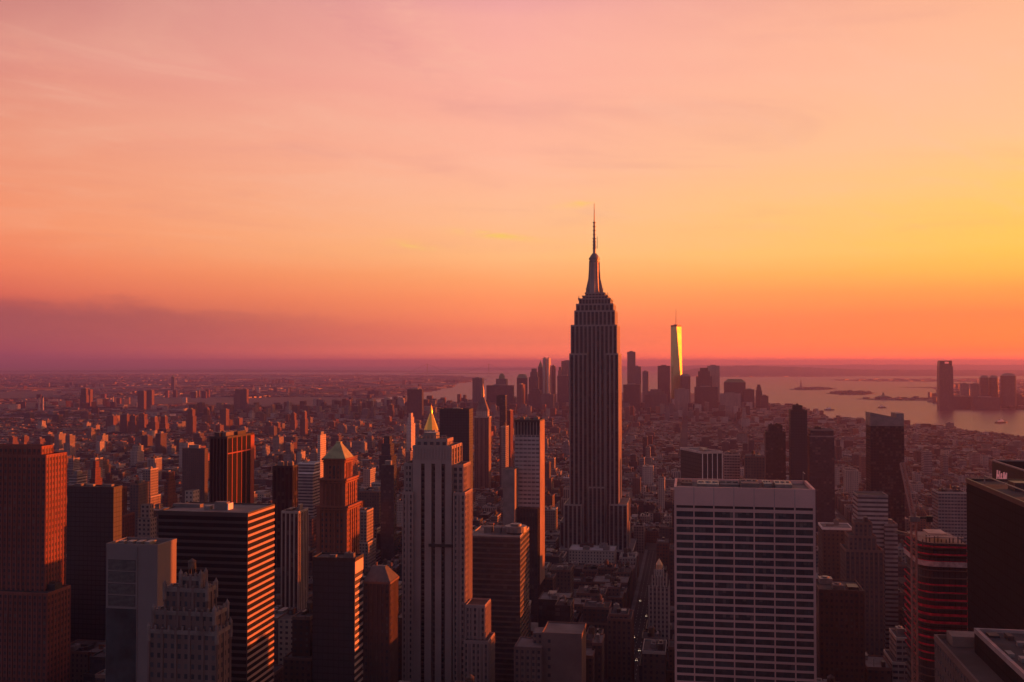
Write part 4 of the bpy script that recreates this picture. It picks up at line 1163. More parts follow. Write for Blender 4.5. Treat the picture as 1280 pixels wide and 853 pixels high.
WATER = bpy.data.materials.new('harbour water'); WATER.use_nodes = True
nb, pr = principled(WATER.node_tree)
nb.t.nodes.clear()
wout = nb.n('ShaderNodeOutputMaterial'); wmix = nb.n('ShaderNodeMixShader'); wd = nb.n('ShaderNodeBsdfDiffuse'); pr = nb.n('ShaderNodeBsdfGlossy'); pr.inputs['Color'].default_value = (1, .86, .95, 1)
wd.inputs['Color'].default_value = (.03, .03, .045, 1); wmix.inputs[0].default_value = .30
nb.link(wd.outputs[0], wmix.inputs[1]); nb.link(pr.outputs[0], wmix.inputs[2]); nb.link(wmix.outputs[0], wout.inputs[0])
g = nb.n('ShaderNodeNewGeometry')
mp = nb.n('ShaderNodeMapping'); mp.inputs['Scale'].default_value = (.004, .012, 1); nb.link(g.outputs['Position'], mp.inputs[0])
bm = nb.n('ShaderNodeBump'); bm.inputs['Strength'].default_value = .6; bm.inputs['Distance'].default_value = 8
nb.link(nb.noise(mp.outputs[0], 1.0, 8, .7), bm.inputs['Height']); nb.link(bm.outputs[0], pr.inputs['Normal'])
mp2 = nb.n('ShaderNodeMapping'); mp2.inputs['Scale'].default_value = (.0004, .0016, 1); nb.link(g.outputs['Position'], mp2.inputs[0])
nb.link(nb.rng(nb.noise(mp2.outputs[0], 1.0, 4, .6), .35, .65, .17, .27), pr.inputs['Roughness'])
mb = MB(); mb.face([(90000 * math.cos(2 * math.pi * i / 96), 90000 * math.sin(2 * math.pi * i / 96), 0) for i in range(96)])
o = mb.build('water', WATER); o['kind'] = 'structure'

LAND = bpy.data.materials.new('city ground'); LAND.use_nodes = True
nb, pr = principled(LAND.node_tree)
g = nb.n('ShaderNodeNewGeometry')
f1 = nb.noise(g.outputs['Position'], .004, 8, .65); f2 = nb.noise(g.outputs['Position'], .03, 4, .6)
cc = nb.mix(nb.rng(f1, .35, .65), (.045, .042, .042), (.10, .085, .075))
cc = nb.mix(nb.rng(f2, .55, .75), cc, (.04, .045, .03))
nb.link(cc, pr.inputs['Base Color']); pr.inputs['Roughness'].default_value = .95
HILL = plain('wooded hill', (.05, .05, .035), .95, noise=.4, scale=.002)

def gp(*pp): return [ground_pt(x, y) for x, y in pp]
river_up = [(-900, 512), (-300, 516), (0, 520.5), (60, 522), (200, 518), (400, 508), (520, 492), (557, 485), (574, 479)]
river_lo = [(-900, 524), (-300, 526), (0, 527), (60, 527), (200, 524), (400, 514), (520, 505), (590, 503), (618, 499), (655, 494.5)]
brooklyn = gp(*river_up, (604, 475.5), (598, 472), (560, 470), (500, 469.2), (380, 469), (240, 468.5), (100, 467.5), (-100, 467), (-1200, 467))
island = gp(*river_lo, (720, 492), (800, 491), (880, 492.5), (940, 495), (958, 502), (968, 511), (1000, 512), (1024, 519), (1036, 527), (1075, 531), (1130, 534),
            (1180, 537), (1215, 541), (1262, 549), (1300, 556), (1500, 590), (2100, 700)) + [(4200, -2500), (-4200, -2500)]
jersey = gp((1158, 501.5), (1176, 506.5), (1200, 509.5), (1235, 511), (1300, 513), (1700, 520), (1700, 478), (1300, 478), (1215, 479), (1190, 482), (1172, 490))
staten = gp((840, 470.6), (930, 471.5), (1040, 471.2), (1110, 469.6), (1200, 469), (1400, 468), (1400, 462.2), (840, 462.2))
bayonne = gp((1036, 475.5), (1090, 477), (1200, 477.6), (1400, 478), (1400, 474.5), (1200, 474), (1090, 474.2))
liberty = gp((986, 487.2), (1005, 488), (1030, 487.8), (1048, 486.6), (1030, 485), (1000, 485.2))
ellis = gp((1032, 492), (1052, 494), (1082, 494), (1096, 491.6), (1080, 490.2), (1048, 490.2))
spit = gp((1070, 499), (1100, 500.6), (1180, 501.5), (1180, 497.5), (1120, 497.8), (1098, 498.6))
pier = gp((1124, 484.4), (1165, 485.6), (1174, 489.4), (1178, 489.4), (1172, 484.2))
for n, p_ in (('land', island), ('land', brooklyn), ('land', jersey), ('land', staten), ('land', bayonne), ('land', liberty), ('land', ellis), ('land', spit), ('land', pier)):
    sheet(n, p_, 2.0, LAND)

def ridge(name, xs, hs, y_base, depth, mat=HILL):
    """rounded hill range: columns of picture x, heights in metres, foot at row y_base"""
    mb = MB(); rows = []
    rng = random.Random(len(xs) + int(xs[0]))
    N = 90
    xi = np.linspace(xs[0], xs[-1], N); hi_ = np.interp(xi, xs, hs)
    for x, h in zip(xi, hi_):
        gx, gy = ground_pt(x, y_base); k = math.hypot(gx, gy); ux, uy = gx / k, gy / k
        hh = h * rng.uniform(.93, 1.05)
        rows.append([(gx + ux * depth * f, gy + uy * depth * f, z * hh + 1) for f, z in ((0, 0), (.15, .5), (.35, .85), (.5, 1), (.7, .8), (1, 0))])
    for i in range(N - 1):
        for j in range(5): mb.face([rows[i][j], rows[i + 1][j], rows[i + 1][j + 1], rows[i][j + 1]])
    o = mb.build(name, mat, smooth=True); o['kind'] = 'structure'
ridge('hills', [845, 870, 900, 930, 965, 1000, 1040, 1090, 1160, 1240, 1330], [60, 150, 190, 215, 205, 180, 150, 120, 120, 110, 100], 470.4, 5200)
ridge('distant_hills', [560, 700, 820, 900, 1000, 1150, 1330], [40, 120, 160, 200, 210, 230, 200], 463.2, 9000)
ridge('distant_hills', [-60, 60, 180, 300, 420, 560], [10, 30, 60, 70, 50, 10], 465.8, 8000)

# tree cover on the harbour islands: far-off woods that read as one mass each
def woods(name, pts, h):
    cx = sum(p[0] for p in pts) / len(pts); cy = sum(p[1] for p in pts) / len(pts); rng = random.Random(int(abs(cx)))
    mb = MB(); rad = [p for p in pts]
    for k in range(150):
        i = rng.randrange(len(pts)); p, q = pts[i], pts[(i + 1) % len(pts)]; t, r = rng.random(), math.sqrt(rng.random()) * .88
        x = cx + (p[0] + (q[0] - p[0]) * t - cx) * r; y = cy + (p[1] + (q[1] - p[1]) * t - cy) * r
        R_ = rng.uniform(10, 24); hh = h * rng.uniform(.5, 1.1)
        mb.cyl(x, y, R_, 1.9, hh * .6, 7, r1=R_ * .9, cap=False); mb.pyramid(mb.ngon(x, y, R_ * .92, 7), hh * .6, hh)
    o = mb.build(name, plain('island trees', (.05, .055, .03), .95, noise=.4, scale=.01)); o['kind'] = 'stuff'
woods('woods', liberty, 17); woods('woods', ellis, 20)

# statue on its island
def statue():
    x, y = ground_pt(1001.2, 486.6)
    T = Thing('statue', 'tiny robed statue with raised torch on a tall pedestal on the harbour island', 'statue', 0, 0, rot=0, xy=(x, y))
    ST = plain('granite pedestal', (.25, .22, .2), .9); GR = plain('verdigris', (.13, .17, .14), .7)
    mb = MB(); mb.prism(mb.ngon(0, 0, 34, 11), 2, 14, plainuv=True, mat=0, top=0); T.part('fort', mb, ST)
    mb = MB(); mb.prism(mb.ngon(0, 0, 14, 4, R(45)), 14, 47, plainuv=True, mat=0, top=0, top_poly=mb.ngon(0, 0, 9, 4, R(45))); T.part('pedestal', mb, ST)
    mb = MB()
    prof = [(47, 6), (58, 5.2), (68, 4.4), (76, 4.2), (80, 2.4), (82, 1.7), (85, 2.2), (88, 1.6)]
    for (z0, r0), (z1, r1) in zip(prof, prof[1:]): mb.cyl(0, 0, r0, z0, z1, 9, r1=r1)
    mb.beam((-2.5, 0, 77), (-4.6, 0, 91), 2.0); mb.cyl(-4.8, 0, 1.6, 90.5, 94, 7, r1=.5); mb.beam((2.5, -2, 76), (3.5, -4, 68), 2.2)
    T.part('figure', mb, GR)
statue()

def bridge():
    T = Thing('suspension_bridge', 'faint far suspension bridge with two tall towers on the horizon left of the spire skyscraper', 'bridge', 0, 0, rot=0, xy=(0, 0))
    M = plain('bridge steel', (.13, .13, .14), .6)
    p, q = [Vector((*ground_pt(x, 470.5), 0)) for x in (534, 611)]
    d = (q - p).normalized(); nrm = Vector((-d.y, d.x, 0))
    zt = 255 + 0
    for c_ in (p, q):
        mb = MB()
        for k in (-16, 16): mb.beam(c_ + nrm * k, c_ + nrm * k + Vector((0, 0, zt)), 13)
        for z in (95, 170, zt - 8): mb.beam(c_ - nrm * 16 + Vector((0, 0, z)), c_ + nrm * 16 + Vector((0, 0, z)), 9)
        T.part('tower', mb, M)
    mb = MB(); mb.beam(p - d * 420 + Vector((0, 0, 55)), q + d * 420 + Vector((0, 0, 55)), 11); T.part('deck', mb, M)
    for k in (-16, 16):
        mb = MB(); pts = [p - d * 420 + Vector((0, 0, 58))]
        for i in range(13):
            u = i / 12; pts.append(p + (q - p) * u + Vector((0, 0, 85 + (zt - 85) * (2 * u - 1) ** 2)))
        pts.append(q + d * 420 + Vector((0, 0, 58)))
        for a_, b_ in zip(pts, pts[1:]): mb.beam(a_ + nrm * k, b_ + nrm * k, 5)
        T.part('cable', mb, M)
bridge()

def boat(px, py, L, label):
    x, y = ground_pt(px, py)
    T = Thing('boat', label, 'boat', 0, 0, rot=R(20), xy=(x, y))
    hull = [(-L / 2, -L * .09), (L * .3, -L * .1), (L / 2, 0), (L * .3, L * .1), (-L / 2, L * .09)]
    mb = MB(); mb.prism(hull, 0.05, L * .09, plainuv=True, mat=0, top=0, top_poly=[(u * 1.06, v * 1.1) for u, v in hull]); T.part('hull', mb, DARKM)
    mb = MB(); mb.pbox(-L * .35, L * .12, -L * .07, L * .07, L * .09, L * .19); mb.pbox(-L * .1, L * .06, -L * .05, L * .05, L * .19, L * .26); T.part('cabin', mb, WHITEP)
    mb = MB(); mb.cyl(-L * .2, 0, L * .02, L * .19, L * .34, 6); T.part('funnel', mb, DARKM)
boat(1037, 513, 62, 'small dark ferry on the harbour below the two wooded islands')
boat(1103, 510, 56, 'small dark boat on the river above the slant-topped tower')
boat(1252, 529, 62, 'small dark boat on the river nearest the far right shore')

# ------------------------------------------------------------------ far towers: downtown, across the rivers
F_FAR = facade('far grey wall', (.17, .15, .15), (.2, .8), (.25, .75), vary=.25)
F_FARD = facade('far dark wall', (.07, .06, .065), (.15, .85), (.2, .85), vary=.25)
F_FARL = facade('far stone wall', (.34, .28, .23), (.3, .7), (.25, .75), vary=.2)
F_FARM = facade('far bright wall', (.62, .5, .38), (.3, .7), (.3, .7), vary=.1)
FARROOF = ROOF
def far_tower(label, short, x0, x1, yt, a, xb=None, m=F_FAR, vb=500, shape='flat', name='downtown_tower', cat='office tower', base=None, group='downtown towers', dep=40, bay=6, floor=4):
    t = tier(x0, x1, yt, a, xb=xb, dep=dep); s0, s1, a0, a1, zb, zt = t
    T = Thing(name, label, cat, (s0 + s1) / 2, (a0 + a1) / 2, group)
    mb = MB(); c, d = (s0 + s1) / 2, (a0 + a1) / 2; w, e = (s1 - s0) / 2, (a1 - a0) / 2
    sq = lambda k, k2=None: [(c - w * k, d - e * (k2 or k)), (c + w * k, d - e * (k2 or k)), (c + w * k, d + e * (k2 or k)), (c - w * k, d + e * (k2 or k))]
    H = zt
    if shape == 'flat': mb.box(*t, bay=bay, floor=floor); T.part('walls', mb, [m, FARROOF]); mb = MB(); mb.pbox(c - w * .5, c + w * .4, d - e * .5, d + e * .5, zt + .05, zt + 5); T.part('roof_unit', mb, METAL)
    elif shape == 'step':
        z1, z2 = H * .80, H * .92
        mb.box(s0, s1, a0, a1, 0, z1, bay=bay, floor=floor); T.part('base', mb, [m, FARROOF])
        mb = MB(); mb.prism(sq(.74), z1, z2, bay=bay, floor=floor); mb.prism(sq(.5), z2, H, bay=bay, floor=floor); T.part('setback', mb, [m, FARROOF])
    elif shape == 'spike':
        z1, z2 = H * .74, H * .86
        mb.box(s0, s1, a0, a1, 0, z1, bay=bay, floor=floor); T.part('base', mb, [m, FARROOF])
        mb = MB(); mb.prism(sq(.7), z1, z2, bay=bay, floor=floor, top=1); T.part('setback', mb, [m, FARROOF])
        mb = MB(); mb.pyramid(sq(.68), z2, H, mat=0); T.part('spire', mb, COPPER)
    elif shape == 'dome':
        z1 = H * .86
        mb.box(s0, s1, a0, a1, 0, z1, bay=bay, floor=floor); T.part('walls', mb, [m, FARROOF])
        mb = MB(); pr_ = [(.86, 0), (.82, .35), (.66, .68), (.42, .9), (.1, 1)]
        rr = min(w, e)
        for (k0, q0), (k1, q1) in zip(pr_, pr_[1:]): mb.cyl(c, d, rr * k0, z1 + (H - z1) * q0, z1 + (H - z1) * q1, 14, r1=rr * k1)
        T.part('dome', mb, COPPER)
    elif shape == 'hip':
        z1 = H * .90
        mb.box(s0, s1, a0, a1, 0, z1, bay=bay, floor=floor); T.part('walls', mb, [m, FARROOF])
        mb = MB(); mb.prism(sq(1.0), z1, H, mat=0, top=0, plainuv=True, top_poly=sq(.62)); T.part('roof', mb, COPPER)
    elif shape == 'round':
        n = 5; pts = lambda k: [(c + w * k * (abs(math.cos(t_)) ** .5) * math.copysign(1, math.cos(t_)), d + e * k * (abs(math.sin(t_)) ** .5) * math.copysign(1, math.sin(t_))) for t_ in [2 * math.pi * (i + .5) / 20 for i in range(20)]]
        z1 = H * .93
        mb.prism(pts(1), 0, z1, bay=bay, floor=floor); T.part('walls', mb, [m, FARROOF])
        mb = MB(); mb.prism(pts(1.0), z1 + .02, z1 + (H - z1) * .6, mat=0, top=0, plainuv=True, top_poly=pts(.82)); mb.prism(pts(.82), z1 + (H - z1) * .6, H, mat=0, top=0, plainuv=True, top_poly=pts(.5)); T.part('crown', mb, METAL)
    footprint(short, [t], vb)
    return T

DT = [
 ('grey slab tower rising just right of the campanile tip, far downtown', 'far grey slab', 590.5, 603, 473, 5200, None, F_FAR, 'flat'),
 ('domed downtown tower, leftmost of the skyline group', 'domed downtown tower', 620, 633, 467, 5300, None, F_FAR, 'dome'),
 ('low wide downtown block at the foot of the domed tower', 'low wide downtown block', 608, 641, 482, 5250, None, F_FARD, 'flat'),
 ('downtown tower with sloping hip roof right of the domed tower', 'hip-roofed downtown tower', 646, 658, 468, 5400, None, F_FARD, 'hip'),
 ('narrow downtown tower with one red-lit side below the hip-roofed tower', 'red-sided downtown tower', 646, 652.5, 481, 5000, 657, F_BRICK, 'flat'),
 ('stepped downtown tower left of the spiked one', 'stepped downtown tower', 661, 673, 461, 5500, None, F_FAR, 'step'),
 ('downtown tower with sharp pyramid spike', 'spiked downtown tower', 671, 679, 450.5, 5600, None, F_FAR, 'spike'),
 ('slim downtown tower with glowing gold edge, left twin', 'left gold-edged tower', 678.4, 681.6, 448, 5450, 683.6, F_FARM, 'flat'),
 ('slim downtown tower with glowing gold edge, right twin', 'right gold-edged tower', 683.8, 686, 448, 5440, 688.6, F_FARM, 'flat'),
 ('dim downtown tower just right of the gold-edged twins', 'dim tower by the twins', 689, 693.5, 457.5, 5500, None, F_FARD, 'flat'),
 ('medium downtown tower left of the tall flat one touching the spire skyscraper', 'medium downtown tower', 696.5, 703, 459, 5500, None, F_FAR, 'step'),
 ('tall flat downtown tower touching the left edge of the spire skyscraper', 'tall flat downtown tower', 701.5, 716, 451.5, 5600, None, F_FAR, 'flat'),
 ('dark lower downtown block in front of the tall flat tower', 'dark lower downtown block', 697, 714, 470, 5200, None, F_FARD, 'flat'),
 ('tall thin grey tower right of the spire skyscraper', 'tall thin grey tower', 784, 794, 440, 5800, None, F_FAR, 'flat'),
 ('shoulder tower attached right of the tall thin grey tower', 'shoulder tower', 791, 801, 458.5, 5700, None, F_FAR, 'flat'),
 ('small narrow tower between the thin grey tower and the square dark tower', 'small narrow tower', 803, 810.5, 464.5, 5700, None, F_FAR, 'flat'),
 ('square dark tower left of the gold-faceted tower', 'square dark tower', 822, 837.5, 457.5, 5850, None, F_FARD, 'flat'),
 ('rounded tower hugging the right foot of the gold-faceted tower', 'rounded foot tower', 850, 863, 467.5, 5700, None, F_FARD, 'round'),
 ('pale block in front of the gold-faceted tower', 'pale front block', 843, 862, 487, 5000, None, F_FARL, 'flat'),
 ('stepped tower with chamfered top right of the gold-faceted tower', 'chamfer-topped tower', 870, 890, 460, 5700, None, F_FARD, 'step'),
 ('square flat tower behind the chamfer-topped tower', 'square flat tower', 884, 899.5, 457.5, 5800, None, F_FARL, 'flat'),
 ('broad tower with cut corners nearest the harbour water', 'broad cut-corner tower', 905, 932, 474, 5500, None, F_FARD, 'hip'),
 ('low tower right of the broad cut-corner tower', 'low harbourside tower', 930, 943, 487, 5400, None, F_FARD, 'flat'),
 ('thin tower standing alone by the harbour edge', 'thin harbour-edge tower', 945, 952.5, 481, 5450, None, F_FARD, 'step'),
 ('small end block of the downtown shore', 'shore end block', 951, 960.5, 495, 5300, None, F_FARD, 'flat'),
 ('dark downtown block under the stepped and spiked towers', 'block under the spike', 660, 678, 486, 5000, None, F_FARD, 'step'),
 ('dark block below the twin gold-edged towers', 'block under the twins', 676, 692, 493, 4700, None, F_FAR, 'flat'),
 ('squat dark block right of the spire skyscraper above the rooftops', 'squat dark downtown block', 779, 800, 481, 5100, None, F_FARD, 'flat'),
 ('squat grey block under the square dark tower', 'squat grey downtown block', 806, 834, 487, 5200, None, F_FAR, 'step'),
 ('squat block under the chamfer-topped tower', 'squat chamfer-side block', 868, 897, 484, 5200, None, F_FARD, 'flat'),
 ('squat block under the broad cut-corner tower', 'squat harbour block', 900, 926, 492, 4900, 933, F_FARL, 'flat'),
]
for lb, sh_, x0, x1, yt, a, xb, m, shp in DT:
    far_tower(lb, sh_, x0, x1, yt, a, xb, m, 503, shp)

def facet_tower():
    A = 5900; s0, s1 = s_at(838.4, 470, A), s_at(852.2, 470, A); w = (s1 - s0) / 2; c, d = (s0 + s1) / 2, A + w
    zt = z_at(846, 408.5, A); zb = 57
    T = Thing('faceted_tower', 'tall tapering glass tower with one blazing gold triangular facet and a thin mast', 'skyscraper', c, d, rot=-G + R(6))
    GLS = plain('mirror glass', (.56, .52, .18), .22, .92, noise=.16, scale=.03)
    B = [(c - w, d - w), (c + w, d - w), (c + w, d + w), (c - w, d + w)]
    k = .98; Tp = [(c, d - w * k), (c + w * k, d), (c, d + w * k), (c - w * k, d)]
    mb = MB(); mb.prism(B, 0, zb, bay=6, floor=4, top=None); T.part('base', mb, F_FAR)
    for i in range(4):
        mb = MB(); mb.face([(*B[i], zb), (*B[(i + 1) % 4], zb), (*Tp[i], zt)]); T.part('facet', mb, GLS)
        mb = MB(); mb.face([(*B[(i + 1) % 4], zb), (*Tp[(i + 1) % 4], zt), (*Tp[i], zt)]); T.part('facet', mb, GLS)
    mb = MB(); mb.prism(Tp, zt, zt + 9, plainuv=True, mat=0, top=0); T.part('parapet', mb, DARKM)
    mb = MB(); mb.cyl(c, d, 14, zt + 9, zt + 13, 14); mb.cyl(c, d, 2.6, zt + 13, z_at(845.5, 398, A), 6, r1=2); mb.cyl(c, d, 1.8, z_at(845.5, 398, A), z_at(845.5, 386, A), 6, r1=.7); T.part('mast', mb, METAL)
    footprint('gold-faceted tower', [[s0, s1, A, A + 2 * w, 0, zt]], 490)
facet_tower()

# across the river on the right, and single far landmarks
def river_tower():
    A = 6000; t = tier(1174, 1191.5, 458, A, dep=60); s0, s1, a0, a1, zb, zt = t
    T = Thing('riverside_tower', 'tallest tower on the far shore, with an open notched crown', 'office tower', (s0 + s1) / 2, (a0 + a1) / 2)
    c, d = (s0 + s1) / 2, (a0 + a1) / 2; w, e = (s1 - s0) / 2, 30
    sq = lambda k: [(c - w * k, d - e * k), (c + w * k, d - e * k), (c + w * k, d + e * k), (c - w * k, d + e * k)]
    z2 = z_at(1183, 451, A)
    mb = MB(); mb.prism(sq(1.03), 0, zt, bay=6, floor=4, top_poly=sq(.97)); T.part('walls', mb, [F_FARD, FARROOF])
    mb = MB(); mb.prism([(c - w * .97, d - e * .97), (c - w * .2, d - e * .97), (c - w * .2, d + e * .97), (c - w * .97, d + e * .97)], zt, z2, bay=6, floor=4, top_poly=[(c - w * .88, d - e * .9), (c - w * .2, d - e * .9), (c - w * .2, d + e * .9), (c - w * .88, d + e * .9)])
    mb.pbox(c - w * .2, c + w * .85, d - e * .9, d - e * .75, z2 - 6, z2, bottom=True); mb.pbox(c + w * .72, c + w * .86, d - e * .9, d + e * .9, zt, z2 - 6.01); mb.pbox(c - w * .2, c + w * .7, d - e * .6, d + e * .9, zt, zt + 14)
    T.part('crown', mb, [F_FARD, FARROOF])
    footprint('notched-crown riverside tower', [t], 505)
river_tower()
for lb, sh_, x0, x1, yt, a, shp, m in (
  ('rounded riverside tower, left of a matching pair', 'left rounded riverside tower', 1226, 1236.4, 469.5, 6300, 'round', F_FARD), ('rounded riverside tower, right of a matching pair', 'right rounded riverside tower', 1237.6, 1248.5, 469.5, 6300, 'round', F_FARD),
  ('broad round-topped riverside tower near the right edge', 'broad riverside tower', 1252, 1271, 467, 6200, 'round', F_FARD), ('small pale riverside block right of the notched tower', 'small pale riverside block', 1201.5, 1211.5, 479.5, 6900, 'flat', F_FAR),
  ('small grey riverside block left of the rounded pair', 'small grey riverside block', 1214.5, 1225, 480, 6700, 'flat', F_FAR), ('low riverside building at the foot of the notched tower', 'low riverside building', 1189, 1214, 496, 6200, 'flat', F_FARD),
  ('low long riverside building below the rounded pair', 'long riverside building', 1216, 1250, 497, 6100, 'flat', F_FARD), ('low riverside building at the right picture edge', 'edge riverside building', 1252, 1282, 492, 6300, 'step', F_FARD)):
    far_tower(lb, sh_, x0, x1, yt, a, None, m, 511, shp, 'shore_tower', 'tower', group='towers across the river')
for lb, sh_, x0, x1, yt, a, xb, shp, m, nm, cat in (
  ('slim clock tower with domed top far out on the left horizon', 'far domed clock tower', 214, 218, 468.5, 8800, 219, 'dome', F_FAR, 'far_tower', 'tower'),
  ('dark square tower block far behind the gold pyramid', 'far square tower block', 509, 527.5, 487, 4300, 529.5, 'flat', F_FARD, 'far_tower', 'tower'),
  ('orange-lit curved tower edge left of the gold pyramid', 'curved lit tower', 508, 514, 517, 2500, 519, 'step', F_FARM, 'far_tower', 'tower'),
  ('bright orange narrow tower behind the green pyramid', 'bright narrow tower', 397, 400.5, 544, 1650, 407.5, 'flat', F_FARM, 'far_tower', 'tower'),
  ('dark tower with an orange-lit flank left of the pale strip-windowed tower', 'dark lit-flank tower', 474, 489, 546, 1500, 495.5, 'step', F_DARK, 'far_tower', 'tower'),
  ('dark slab with one pink edge below the lit-flank tower', 'pink-edged dark slab', 476, 492.5, 582, 1150, 496, 'flat', F_DARK, 'far_tower', 'tower'),
  ('orange-lit apartment tower with a taller stub, first behind the flat black tower', 'stub-topped lit tower', 112, 119, 577, 1300, 128, 'step', F_RED, 'far_tower', 'apartment tower'),
  ('cream balcony block with lit bands beside the sunlit brick tower', 'cream balcony block', 86, 96, 595, 1150, 109, 'flat', F_WHITE, 'far_tower', 'apartment tower'),
  ('red twin-stub block left of the red-piered slab', 'red twin-stub block', 203, 210, 592, 1100, 222, 'step', F_RED, 'far_tower', 'apartment tower'),
  ('pale arcaded block above the orange-banded slab', 'pale arcaded block', 222, 242, 615, 800, 258, 'step', F_LIME, 'far_tower', 'apartment building'),
  ('dark chunky block with one lit orange corner left of the pale arcaded block', 'lit-corner block', 168, 190, 632, 780, 200, 'step', F_TAN, 'far_tower', 'apartment building'),
  ('dark apartment block with lit flank behind the flat black tower on its right', 'lit-flank block', 128, 139, 592, 1250, 144.5, 'step', F_RED, 'far_tower', 'apartment tower'),
  ('brown slab apartment tower with red side, above the orange-banded slab left of the red piers', 'brown slab apartment tower', 228, 256, 561, 1500, 260, 'flat', F_BROWN, 'far_tower', 'apartment tower')):
    far_tower(lb, sh_, x0, x1, yt, a, xb, m, 600 if a < 1700 else 520, shp, nm, cat, group=None, bay=3.5, floor=3.6, dep=24)
def chimneys(x, y0, y1, label):
    gx, gy = ground_pt(x, y1)
    z = CAMZ + gy * ray(x, y0)[1]
    T = Thing('smokestack', label, 'chimney', 0, 0, rot=0, xy=(gx, gy))
    mb = MB(); mb.cyl(0, 0, 5.5, 2, z, 12, r1=4); T.part('stack', mb, plain('pale stack', (.5, .36, .3), .8))
    mb = MB(); mb.cyl(0, 0, 4.6, z - 6, z + 1, 12); T.part('rim', mb, DARKM)
chimneys(49, 496, 515, 'left of two slim smokestacks by the far river bank'); chimneys(53.5, 496, 515, 'right of two slim smokestacks by the far river bank')
chimneys(141, 495, 512, 'lone pale smokestack above the far brick housing towers')

# ------------------------------------------------------------------ the mass of the city
rng = random.Random(77)
def inside(poly, x, y):
    c = False; n = len(poly); j = n - 1
    for i in range(n):
        if (poly[i][1] > y) != (poly[j][1] > y) and x < (poly[j][0] - poly[i][0]) * (y - poly[i][1]) / (poly[j][1] - poly[i][1]) + poly[i][0]: c = not c
        j = i
    return c
def bbox(t):
    P = [proj(s, a, z) for s in t[0:2] for a in t[2:4] for z in (t[4], t[5])]
    xs = [p[0] for p in P]; ys = [p[1] for p in P]
    return min(xs), max(xs), min(ys), max(ys)
HB = []
for short, boxes, vb in HEROES:
    for t in boxes: HB.append((t, bbox(t), vb, min(q[2] for q in boxes)))
def cap_height(s0, s1, a0, a1, h):
    """keep ordinary roofs from hiding a landmark that the view shows whole"""
    t = [s0, s1, a0, a1, 0, h]; x0, x1, y0, y1 = bbox(t)
    need = 0
    for ht, (hx0, hx1, hy0, hy1), vb, ha in HB:
        if not (s1 < ht[0] - 1.5 or s0 > ht[1] + 1.5 or a1 < ht[2] - 1.5 or a0 > ht[3] + 1.5): return None
        if ha > a0 and x1 > hx0 - 1 and x0 < hx1 + 1: need = max(need, vb)
    if y0 < need:
        z = min(z_at((x0 + x1) / 2, need, a0), z_at((x0 + x1) / 2, need, a1))
        if z < 8: return None
        return min(h, z)
    return h

AVE0, AVE_STEP, AVE_W, ST_STEP, ST_W = -48.0, 205.0, 24.0, 80.0, 15.0
cands = []
def near_height(a):
    r = rng.random()
    if a < 700: return rng.uniform(45, 105)
    if a < 1300: return rng.uniform(20, 58) if r < .91 else rng.uniform(60, 115)
    if a < 2600: return rng.uniform(10, 29) if r < .955 else rng.uniform(34, 72)
    if a < 4300: return rng.uniform(9, 20) if r < .965 else rng.uniform(28, 50)
    return rng.uniform(10, 34) if r < .88 else rng.uniform(35, 75)
a = 420.0
while a < 6100:
    row_d = (ST_STEP - ST_W) / 2
    for r2 in range(2):
        ra0 = a + ST_W / 2 + r2 * row_d; ra1 = ra0 + row_d - .6
        for k in range(-32, 22):
            b0 = AVE0 + (0 if a < 1400 else 83 if a < 2700 else 31) + k * AVE_STEP + AVE_W / 2; b1 = b0 + AVE_STEP - AVE_W
            s = b0
            while s < b1 - 9:
                w = min(rng.uniform(14, 30) if a < 1300 else rng.uniform(9, 24) if a < 2600 else rng.uniform(13, 34), b1 - s)
                if b1 - (s + w) < 9: w = b1 - s
                s0, s1 = s, s + w - .5; s += w
                xm, _ = proj((s0 + s1) / 2, ra0, 20)
                if xm < -60 or xm > 1340: continue
                x, y = s0 * cg + ra0 * sg, -s0 * sg + ra0 * cg
                if not inside(island, x, y) or not inside(island, s1 * cg + ra1 * sg, -s1 * sg + ra1 * cg): continue
                h = near_height(a)
                if xm > 940 and a > 2600: h = min(h, 34)
                h = cap_height(s0, s1, ra0, ra1, h)
                if h is None or h < 6: continue
                cands.append([s0, s1, ra0, ra1 - rng.uniform(0, 6), 0, h])
    a += ST_STEP
# housing towers in the middle distance on the left
for x, y in [(133, 520), (150, 519), (160, 520), (172, 518), (186, 522), (198, 521), (8, 547), (24, 546), (42, 549), (233, 512), (252, 511), (275, 512), (330, 528), (340, 529), (362, 517), (375, 515), (100, 486), (104, 487), (172, 489), (182, 488), (292, 488), (300, 487), (340, 527)]:
    A = {True: 3400, False: 2600}[y < 530] if y > 505 else 5200
    t = tier(x, x + rng.uniform(6, 9), y, A + rng.uniform(-150, 150), dep=26); t[4] = 0
    if t[5] > 8 and all(t[1] < q[0] or t[0] > q[1] or t[3] < q[2] or t[2] > q[3] for q in cands[-400:]): cands.append(t + ['tower'])
print('candidates', len(cands))

# which of them show largest: coarse front-to-back coverage of the picture
cov = np.zeros((853, 1280), bool)
items = [(t[2], 'c', i, bbox(t)) for i, t in enumerate(cands)] + [(ht[2], 'h', -1, bb) for ht, bb, vb, ha in HB]
items.sort(key=lambda q: q[0])
vis = {}
for _, kind, i, (x0, x1, y0, y1) in items:
    X0, X1, Y0, Y1 = max(0, int(x0)), min(1280, int(x1) + 1), max(0, int(y0)), min(853, int(y1) + 1)
    if X1 <= X0 or Y1 <= Y0: continue
    sub = cov[Y0:Y1, X0:X1]
    if kind == 'c': vis[i] = int((~sub).sum())
    sub[:] = True
order = sorted(vis, key=lambda i: -vis[i])
chosen = [i for i in order if vis[i] > 10][:290]
chs = set(chosen)

